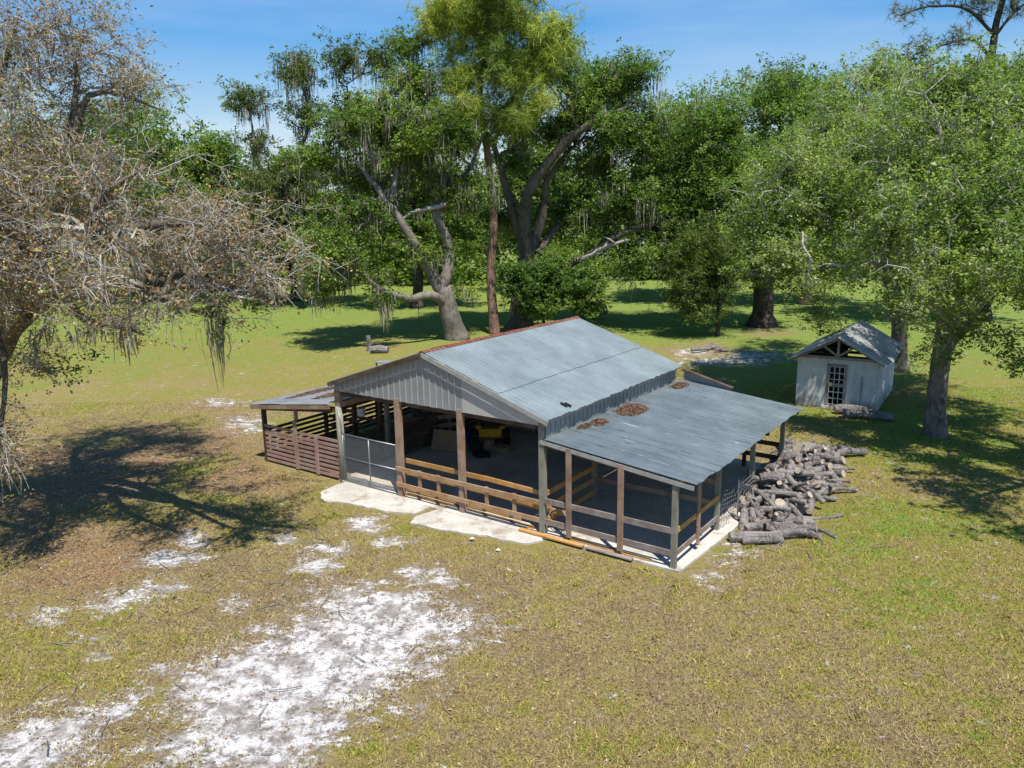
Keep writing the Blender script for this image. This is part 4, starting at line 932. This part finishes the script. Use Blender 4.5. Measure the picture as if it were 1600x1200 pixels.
make_tree('live_oak','leafy green oak rising behind the bare oak at the left',(g0(225,443)*np.array([1,1,0])),
 [([(g0(225,443)*np.array([1,1,0])),P(228,470,82.2),P(220,380,84.0),P(210,300,84.0)],.5,.25),([P(222,400,84.0),P(290,310,84.0),P(340,270,85.8)],.25,.08),([P(220,380,84.0),P(160,280,84.0),P(150,220,84.0)],.25,.08)],
 [bl(165,190,84.0,4.55,5.25,2.98),bl(150,290,84.0,7.00,7.00,4.55),bl(240,240,84.0,5.60,6.12,3.85),bl(320,265,85.8,5.25,5.25,3.50),bl(360,330,87.5,4.20,5.25,3.50),bl(250,340,80.5,7.00,7.00,4.55),bl(215,180,85.8,2.62,3.50,1.75)],
 1150,L_oakg,M_bark,lpn=28,lsize=.34,lspread=.6,moss_n=25)
make_tree('live_oak','airy dark mossy oak whose tufted top stands alone against the sky left of the pine',P(470,462,73),
 [([P(470,462,73),P(468,400,72.8),P(455,330,73.5),P(440,270,74.1)],.45,.22),([P(455,330,73.5),P(410,270,74.1),P(395,210,74.8),P(390,150,75.4)],.22,.05),([P(440,280,74.1),P(480,200,74.1),P(470,120,74.1),P(465,80,74.1)],.22,.05),
  ([P(450,300,74.1),P(530,200,74.1),P(540,130,74.1)],.2,.05)],
 [bl(388,155,75.4,2.21,2.08,1.69),bl(400,222,75.4,1.69,1.69,1.17),bl(462,110,74.1,2.08,2.08,1.69),bl(540,95,74.1,2.08,2.08,1.56),bl(470,180,74.1,1.95,2.08,1.30),bl(540,180,74.1,2.60,2.34,1.56),bl(470,270,74.1,2.86,2.60,2.21),bl(420,300,74.1,2.60,2.60,2.08),bl(540,260,74.1,1.82,2.34,1.56),bl(450,350,74.1,3.25,3.25,2.60),bl(600,90,74.1,2.08,2.08,1.56)],
 950,L_oakd,M_bark,lpn=36,lsize=.20,lspread=.4,moss_n=230,mlen=1.9,voids=10,vr=.9)
mo=g0(714,530)
make_tree('live_oak','big leaning live oak with forked grey trunk and long moss behind the barn',mo,
 [([mo,P(704,490,52.5),P(692,450,52.5)],.72,.55),([P(698,470,52.5),P(668,415,52),P(645,370,51.5),P(612,315,51),P(560,255,51)],.46,.10),([P(702,478,52.5),P(668,460,51.5),P(630,466,50.5),P(595,450,49.5),P(560,425,49)],.34,.08),
  ([P(692,450,52.5),P(700,395,53),P(684,330,53),P(698,260,53.5),P(690,190,54)],.42,.10),([P(690,330,53),P(740,250,54),P(760,190,54)],.22,.06),([P(612,315,51),P(620,230,52),P(600,160,52.5)],.2,.06)],
 [bl(530,395,50,2.3,2.2,1.6),bl(500,440,49.5,1.3,1.4,1.2),bl(590,195,52,2.5,2.6,1.7),bl(540,190,53,1.6,1.8,1.2),bl(495,250,53,1.8,1.8,1.2),bl(640,240,52,2.2,2.2,1.4),bl(640,130,54,1.6,1.8,1.2),bl(700,210,53,2.2,2.4,1.6),
  bl(650,390,52,1.5,1.6,.8),bl(600,470,50,1.1,1.2,.5),bl(690,300,54,2,2,1.2),bl(560,330,51,1.6,1.8,.9),bl(610,310,53.5,2,1.6,1.2),bl(560,280,54,1.8,1.6,1.1),bl(520,320,52,1.7,1.6,1.1),bl(660,180,53,2,2,1.3),bl(730,300,54,1.8,2,1.2),bl(640,70,55,1.4,1.5,1.0),bl(725,455,54,.9,1,.8),bl(480,380,51,1.2,1.3,1.0)],
 1350,L_oak,M_barkg,lpn=45,lsize=.165,lspread=.34,moss_n=310,mlen=1.7,voids=18,vr=1.0,bleach=[(pl((700,320,52.5),(650,330,52),(610,348,51.5),(575,345,51.5)),.17,.05),(pl((610,348,51.5),(590,360,51.4),(570,372,51.4)),.08,.03)],flare=1.35)
pb0=g0(773,522)
make_tree('pine_tree','tall slender pine with reddish trunk and yellow-green needles behind the barn',pb0,
 [([pb0,P(768,430,55),P(771,340,55),P(762,240,55),P(750,150,55),P(756,60,55),P(762,-40,55)],.36,.10),([P(760,230,55),P(810,180,55),P(860,130,54.5)],.12,.04),([P(752,170,55),P(715,120,54.5),P(700,60,54)],.11,.04),([P(754,100,55),P(820,60,55),P(870,40,55)],.1,.03)],
 [bl(765,20,55,3.4,2.8,2.2),bl(690,30,54,1.8,1.8,1.4),bl(715,120,54,2,1.9,1.2),bl(800,110,54,2.6,2.2,1.6),bl(860,70,54.5,1.7,1.7,1.4),bl(720,175,53.5,1.5,1.5,.8),bl(790,190,53.5,1.9,1.7,.9),bl(845,165,54,1.2,1.3,.8),bl(760,-60,55,3,3,2)],
 700,L_pine,M_barkp,lpn=92,lsize=.48,needles=True,voids=10,vr=.8,flare=1.25)
ob=g0(812,512)
make_tree('live_oak','massive live oak with many upright limbs right of the pine trunk',ob,
 [([ob,P(815,460,58.5),P(824,405,58.5)],.85,.68),([P(824,405,58.5),P(820,340,58),P(835,285,57.5),P(882,222,57),P(935,190,56.5),P(1000,165,56)],.55,.09),([P(826,400,58.5),P(852,330,58.5),P(862,280,58.5),P(905,230,59)],.45,.1),
  ([P(822,405,58.5),P(798,310,58.5),P(772,240,58.5),P(745,180,58.5)],.42,.09),([P(828,425,58.5),P(900,405,57),P(960,370,56),P(1035,345,55),P(1080,350,54.5)],.32,.08),([P(826,410,58.5),P(880,340,60),P(930,290,61)],.4,.1)],
 [bl(945,140,59,2.8,3,1.9),bl(1000,210,57,2.8,2.6,2),bl(940,260,60,2.6,2.4,1.8),bl(880,330,61,2.2,2,1.4),bl(990,310,57,2.6,2.6,1.9),bl(925,365,58,1.8,1.8,1.0),bl(1030,270,57,2,2.4,2),bl(785,340,60,1.7,1.6,1.5),bl(870,110,59,2.3,2.5,1.8),bl(995,110,57,1.5,2,1.2),
  bl(1010,400,56,2.2,2.4,1.2),bl(960,430,56,1.6,1.8,.8),bl(850,200,60,2,1.8,1.4),bl(900,180,58.5,2,2,1.3),bl(955,200,56.5,1.8,1.8,1.2),bl(870,400,57,1.3,1.3,.7),bl(790,180,58,1.8,1.8,1.4),bl(940,330,57,1.5,1.6,.9),bl(800,250,60,1.6,1.6,1.3),bl(1040,340,56,1.6,1.8,1.2)],
 1700,L_oakg,M_bark,lpn=45,lsize=.17,lspread=.38,moss_n=170,mlen=1.6,voids=16,vr=1.0,bleach=[(pl((905,408,56.6),(950,385,55.6),(985,374,55.6)),.2,.1),(pl((1030,345,55),(1042,375,55),(1040,395,55)),.1,.03)])
make_tree('shrub_thicket','dense green shrub thicket at the foot of the massive oak beyond the roof ridge',g0(850,508),
 [([g0(850,508),P(848,470,56)],.12,.07),([P(848,480,56),P(810,430,55.5)],.07,.03),([P(848,480,56),P(895,440,55.5)],.07,.03)],
 [bl(820,440,55,1.5,1.5,1.4),bl(890,450,55.5,1.9,1.6,1.2),bl(850,425,55.5,1.3,1.3,.8),bl(850,480,55.5,2,1.5,.8),bl(920,480,56,1.2,1.3,.7),bl(790,420,55.5,.7,.8,.8)],380,L_shrub,M_barkd,lpn=44,lsize=.19,lspread=.3,cat='shrub',voids=4,vr=.5,flare=1)
db=g0(1190,508)
make_tree('live_oak','spreading dark-trunked oak with rounded green top left of the shed',db,
 [([db,P(1193,470,57),P(1190,430,57),P(1180,380,57)],.80,.6),([P(1186,400,57),P(1130,330,56.5),P(1080,280,56)],.45,.1),([P(1182,390,57),P(1210,280,57),P(1215,190,57)],.45,.1),([P(1188,420,57),P(1250,360,56),P(1290,330,55)],.35,.1),([P(1182,385,57),P(1150,280,57.5),P(1140,210,57.5)],.4,.1)],
 [bl(1125,190,57,3,3.2,2.1),bl(1205,155,57.5,2.8,3,1.9),bl(1090,255,57,2.4,3,2),bl(1160,290,56,4,4,2.6),bl(1235,240,56,2.4,3,2.2),bl(1105,345,55.5,3,3,1.8),bl(1200,370,55,3,3,1.6),bl(1060,330,57,1.8,2.4,1.6),bl(1060,390,56.5,2,2,1),bl(1225,120,57.5,1.5,1.7,1)],
 1500,L_oakg,M_barkd,lpn=45,lsize=.17,lspread=.4,moss_n=40,mlen=1.2,voids=14,vr=1.0,flare=1.7)
cb=g0(1121,525)
make_tree('cedar_tree','slim dark cedar with drooping sprays standing left of the dark-trunked oak',cb,
 [([cb,P(1122,470,52.5),P(1118,400,52.5),P(1110,330,52.5)],.16,.05)],
 [bl(1110,380,52.5,2.2,2,1.3),bl(1090,430,52.5,1.9,1.8,1.0),bl(1122,450,52.3,1.5,1.6,.9),bl(1085,480,52.2,1.6,1.5,.7),bl(1100,492,52,1.1,1.2,.45),bl(1060,455,52.5,.8,1,.8)],
 420,L_conif,M_barkd,lpn=44,lsize=.16,lspread=.34,voids=8,vr=.6,asp=.3,flare=1.1)
rb=np.array([P(1408,500,40.5)[0],40.5,0])
make_tree('live_oak','broad grey-green oak whose canopy hangs over the small shed',rb,
 [([rb,P(1405,505,40),P(1388,440,39.5),P(1350,375,39)],.42,.3),([P(1364,400,39.2),P(1280,330,36.5),P(1240,300,35)],.26,.07),([P(1358,390,39.1),P(1360,290,38.5),P(1350,190,39.5)],.3,.07),([P(1370,410,39.2),P(1300,405,35),P(1265,420,32.5)],.24,.06),([P(1364,400,39.2),P(1350,380,35.5),P(1370,410,32.5)],.2,.06),([P(1358,390,39.1),P(1310,280,38.5),P(1300,210,39)],.26,.07)],
 [bl(1290,290,35.5,2.8,2.8,1.9),bl(1235,340,34,1.6,2,1.5),bl(1345,250,37,2.8,3,2.1),bl(1265,405,32.5,2,2.2,1.2),bl(1335,335,36,2.2,2.3,1.4),bl(1300,440,30,1.5,1.8,.7),bl(1372,420,28,1.0,1.3,.6),bl(1205,400,34,.9,1.2,.9),bl(1330,180,40,1.7,2,1.4),bl(1370,120,42,1.8,2,1.1,3.5),bl(1290,490,34,.6,.9,.25,.8),bl(1200,330,38,1.6,1.8,1.4)],
 1250,L_grey,M_barkg,leaf_frac=.43,lpn=27,lsize=.125,lspread=.3,voids=48,vr=.75,moss_n=14,twigs=2,twlen=.55,twig_m=M_twig)
oa=g0(1461,678)
make_tree('live_oak','grey-trunked oak with grey-green leaves standing on grass right of the shed',oa,
 [([oa,P(1463,610,28.4),P(1470,540,28.6),P(1476,470,28.8)],.36,.30),([P(1472,550,28.6),P(1506,508,28.8),P(1545,458,29.2),P(1590,420,30)],.27,.07),([P(1474,480,28.8),P(1450,400,29),P(1420,330,29.5)],.25,.06),([P(1476,475,28.8),P(1490,370,29.5),P(1480,270,30.5),P(1470,200,31)],.28,.06),([P(1490,380,29.5),P(1560,300,30.5),P(1600,250,31)],.2,.06)],
 [bl(1445,430,26,1.7,1.8,1.0),bl(1480,330,27.5,2.4,2.6,1.7),bl(1400,350,27,1.4,1.8,1.4),bl(1555,400,26,1.9,2.1,1.3),bl(1475,230,29.5,2.3,2.5,1.5),bl(1560,270,29,2.6,2.8,1.8),bl(1530,510,26.2,1.1,1.2,.6),bl(1430,510,26.6,.8,.9,.5),bl(1480,160,33,2,2.4,1.3),bl(1570,160,33,2.6,2.8,1.5),bl(1490,545,27.2,.9,.8,.4),bl(1445,560,27.4,.75,.8,.4),bl(1415,480,26.5,1.1,1.2,.6),bl(1510,585,27.6,.5,.6,.3),bl(1640,330,28,2.3,2.6,1.8),bl(1520,440,24.5,1.2,1.4,.7)],
 1350,L_grey,M_barkg,leaf_frac=.45,lpn=27,lsize=.112,lspread=.27,voids=44,vr=.62,twigs=2,twlen=.45,twig_m=M_twig,flare=1.35)
make_tree('live_oak','low leafy oak spray reaching in from the right edge beside the lawn',(20.2,22.5),
 [([(20.2,22.5,0),(20.1,22.4,2.5),(19.8,22.3,5)],.42,.3),([(20.0,22.4,3.4),P(1650,555,25),P(1590,580,25.5)],.14,.04),([(19.8,22.3,5),P(1670,430,26),P(1615,400,28)],.2,.05),([(19.8,22.3,5),(17.2,20,6.9),(14.6,18.3,7.4)],.22,.05),([(19.8,22.3,5),(18,18.4,7.0),(15.4,15.8,7.8)],.22,.05)],
 [bl(1592,572,25.5,.75,.9,.65),bl(1625,450,27,1.4,2,1.3),bl(1660,560,25.5,1.3,1.5,1),bl(1620,620,25.3,.7,.8,.4),(14.4,18.2,7.2,1.5,1.9,1.0),(16.2,20.6,8,1.9,2,1.3),(15.0,15.6,7.8,1.8,1.6,1.0),(14.7,21.2,6.9,1.3,1.7,.9),(14.3,19.4,6.6,1.3,1.7,.9),(15.3,22.8,7.0,1.4,1.6,.9),(17.2,23.0,7.4,1.6,1.8,1.0),(18.2,21.5,8.5,2.6,2.4,1.8),(20.5,20,8,2.6,2.6,1.8),(18.0,23.5,7.0,1.6,1.8,1.1)],
 820,L_grey,M_barkg,lpn=30,lsize=.11,lspread=.22,voids=16,vr=.6,flare=1.3)
pr=g0(1540,500)
make_tree('pine_tree','dark tufted pine leaning above the oaks in the top right corner',pr,
 [([pr,P(1535,300,58),P(1545,160,58),P(1552,80,58),P(1562,20,58),P(1585,-60,58)],.42,.16),([P(1551,95,58),P(1520,65,57.5),P(1470,72,57),P(1435,95,57)],.13,.04),([P(1555,55,58),P(1510,15,57.5),P(1450,10,57),P(1405,25,57)],.13,.04),([P(1556,55,58),P(1585,20,58),P(1620,0,58)],.12,.05)],
 [bl(1410,20,57,.9,1,.5),bl(1460,10,57,1.4,1.2,.6),bl(1500,60,57.5,.9,.9,.5),bl(1440,75,57,1.1,1,.6),bl(1530,5,57.5,1.2,1.2,.6),bl(1590,10,58,1.5,1.3,.7),bl(1480,-30,57,1.8,1.5,.8),bl(1570,-70,58,3,2.5,1.5)],
 150,L_pined,M_barkd,lpn=42,lsize=.42,needles=True,voids=4,vr=.7,flare=1.2)
make_tree('live_oak','rear oak filling the skyline behind the grey-green oaks at the right',g0(1490,500),
 [([g0(1490,500),P(1490,420,58),P(1490,300,58)],.5,.3),([P(1490,320,58),P(1420,200,58)],.25,.08),([P(1490,320,58),P(1560,190,58)],.25,.08)],
 [bl(1440,150,58,3,3,2.2),bl(1420,110,58,1.8,2,1.1),bl(1540,140,58,3.2,3,2),bl(1390,210,58,2.6,3,2.2),bl(1500,260,57,5,4,3.4),bl(1590,190,58,3,3,2.8),bl(1430,360,57,4,3,2.6),bl(1560,380,57,4,3,2.6)],
 760,L_oak,M_bark,lpn=32,lsize=.24,lspread=.42,moss_n=30,voids=10,vr=1.1)
ro=make_tree('live_oak','rear oak seen between the leaning oak and the pine',(g0(650,450)[0],72),
 [([(P(650,450,72)[0],72,0),P(655,380,72),P(650,300,72)],.5,.3),([P(652,330,72),P(600,260,72)],.25,.08),([P(652,330,72),P(720,250,72)],.25,.08)],
 [bl(650,250,72,4,4,2.6),bl(590,300,72,3.2,3,2.2),bl(715,290,72,3.4,3,2.4),bl(640,360,71,4.5,3,2),bl(570,380,72,2.4,2.4,1.4),bl(720,390,72,2.6,2.4,1.2),bl(680,200,73,2.2,2.4,1.4)],
 700,L_oak,M_barkd,lpn=26,lsize=.3,lspread=.5,moss_n=60,mlen=1.4,voids=10,vr=1.2)
for (px,Y,sc,rz,lab) in ((1040,73,1.05,.9,'rear oak closing the gap between the massive oak and the dark-trunked oak'),(870,80,1.0,2.2,'rear oak mostly hidden behind the massive oak'),(1300,70,1.1,3.4,'rear oak behind the canopy over the shed'),
      (475,82,.8,4.4,'rear oak low behind the airy mossy oak'),(330,84,.95,5.2,'rear oak behind the tip of the bare oak'),(60,96,1.2,1.6,'rear oak behind the bare oak at the far left')):
    c=copy_tree(ro); q=P(px,440,Y); c.location=(q[0],Y,0); c.rotation_euler=(0,0,rz); c.scale=(sc,sc,sc); c['label']=lab
# far tree line beyond the pasture: one wood
fw=[]; fh=[]; tr=MB()
for i in range(190):
    x=rng.uniform(-120,120); y=rng.uniform(97,135)+.08*abs(x)*0; hh=rng.uniform(8,18)
    if -45<x<-15: hh*=.85
    rx=rng.uniform(3,6.5); nb=int(rng.integers(7,13)); k=300
    for b in range(nb+2):
        c=np.array([x+rng.normal(0,rx*.5),y+rng.normal(0,2),hh*rng.uniform(.16,.86)]); r=np.array([rx*.5,rx*.5,hh*.2])*rng.uniform(.6,1.1)
        d=rng.normal(0,1,(k//2,3)); d/=np.linalg.norm(d,axis=1)[:,None]; fw.append(c+d*r*rng.random((k//2,1))**.4+rng.normal(0,.25,(k//2,3))); fh.append(np.clip(np.full(k//2,rng.random())+.15*rng.normal(0,1,k//2),0,1))
    tr.tube([(x,y,-.2),(x+rng.normal(0,.4),y,hh*.6)],[.4,.2],6)
for i in range(260):                       # undergrowth along the edge of the wood
    x=rng.uniform(-125,125); y=rng.uniform(95,101); r=rng.uniform(1,2.6); k=110
    d=rng.normal(0,1,(k,3)); d/=np.linalg.norm(d,axis=1)[:,None]; fw.append(np.array([x,y,r*.8])+d*np.array([r*1.2,r,r])*rng.random((k,1))**.4); fh.append(np.clip(np.full(k,rng.random())+.15*rng.normal(0,1,k),0,1))
C=np.concatenate(fw); C[:,2]=np.maximum(C[:,2],.3); fr_=empty('far_woods',(0,100,0),0,'dark wood of oaks closing the far side of the pasture','woods'); fr_['kind']='stuff'
C[:,1]-=100
fo_=quads('canopy',leafcards(C,np.full(len(C),.6),.6,.6),rng.random(len(C)),L_oak,fr_,extra=np.concatenate(fh)); fo_['kind']='stuff'
to=tr.build('trunks',M_barkd,fr_); to.data.transform(Matrix.Translation((0,-100,0))); to['kind']='stuff'

# ================================================================ SMALL THINGS ON THE PASTURE
g=G(577,549); mb=MB(); mb.tube([(0,0,-.1),(.02,0,.5),(-.03,0,1.0)],[.17,.14,.15],9,wob=.15); o=mb.build('wooden_post',M_log); o.location=g; tag(o,'short grey post standing on the shaded grass behind the barn','post')
g=G(593,552); mb=MB(); mb.tube([(-.55,0,.22),(0,.05,.25),(.55,0,.2)],[.24,.28,.22],10,wob=.15); o=mb.build('fallen_log',M_log); o.location=g; tag(o,'stubby log lying on the grass beside the short grey post','log')
g=G(655,516); top=P(655,468,g[1]); mb=MB(); mb.tube([(0,0,.35),(.02,0,1.2),(0,0,top[2]-.1)],.022,5); o=mb.build('hanging_rope',M_rope); o.location=g; tag(o,'thin rope hanging from the low limb of the leaning oak','rope')
o=empty('feed_table',G(606,588),BYAW,'low metal-topped table on the grass beyond the barn roof edge','table')
MB().box(-.6,.6,-.35,.35,.75,.79).build('table_top',M_tinold,o)
for sx_ in (-1,1):
    for sy_ in (-1,1): MB().box(sx_*.52-.035,sx_*.52+.035,sy_*.28-.035,sy_*.28+.035,-.05,.749).build('leg',M_rail,o)
g=G(925,497); o=empty('broken_trunk',g,0,'broken grey-brown tree trunk lying beyond the barn ridge','log')
mb=MB(); mb.tube([(-1.1,0,.5),(-.3,.1,.62),(.5,0,.6),(1.2,0,.75)],[.42,.5,.48,.4],11,wob=.3); mb.build('trunk',M_log,o); mb=MB(); mb.tube([(.4,0,.8),(.7,0,1.25),(.75,.1,1.5)],[.2,.16,.1],8,wob=.2); mb.build('stub',M_bleach,o)
for (px,py,k,yaw,s,lab) in ((1095,548,12,.3,1.0,'small grey log in the debris heap left of the sandy path'),(1112,546,5,-.4,1.1,'dark stubby log beside the small log in the debris heap'),(1128,549,2,.1,.9,'bent grey limb at the right of the debris heap')):
    g=G(px,py); o=bpy.data.objects.new('fallen_log',LOGM[k][0]); S.collection.objects.link(o); o.location=(g[0],g[1],LOGM[k][2]*s*.9); o.rotation_euler=(0,0,yaw); o.scale=(s,s,s); tag(o,lab,'log')
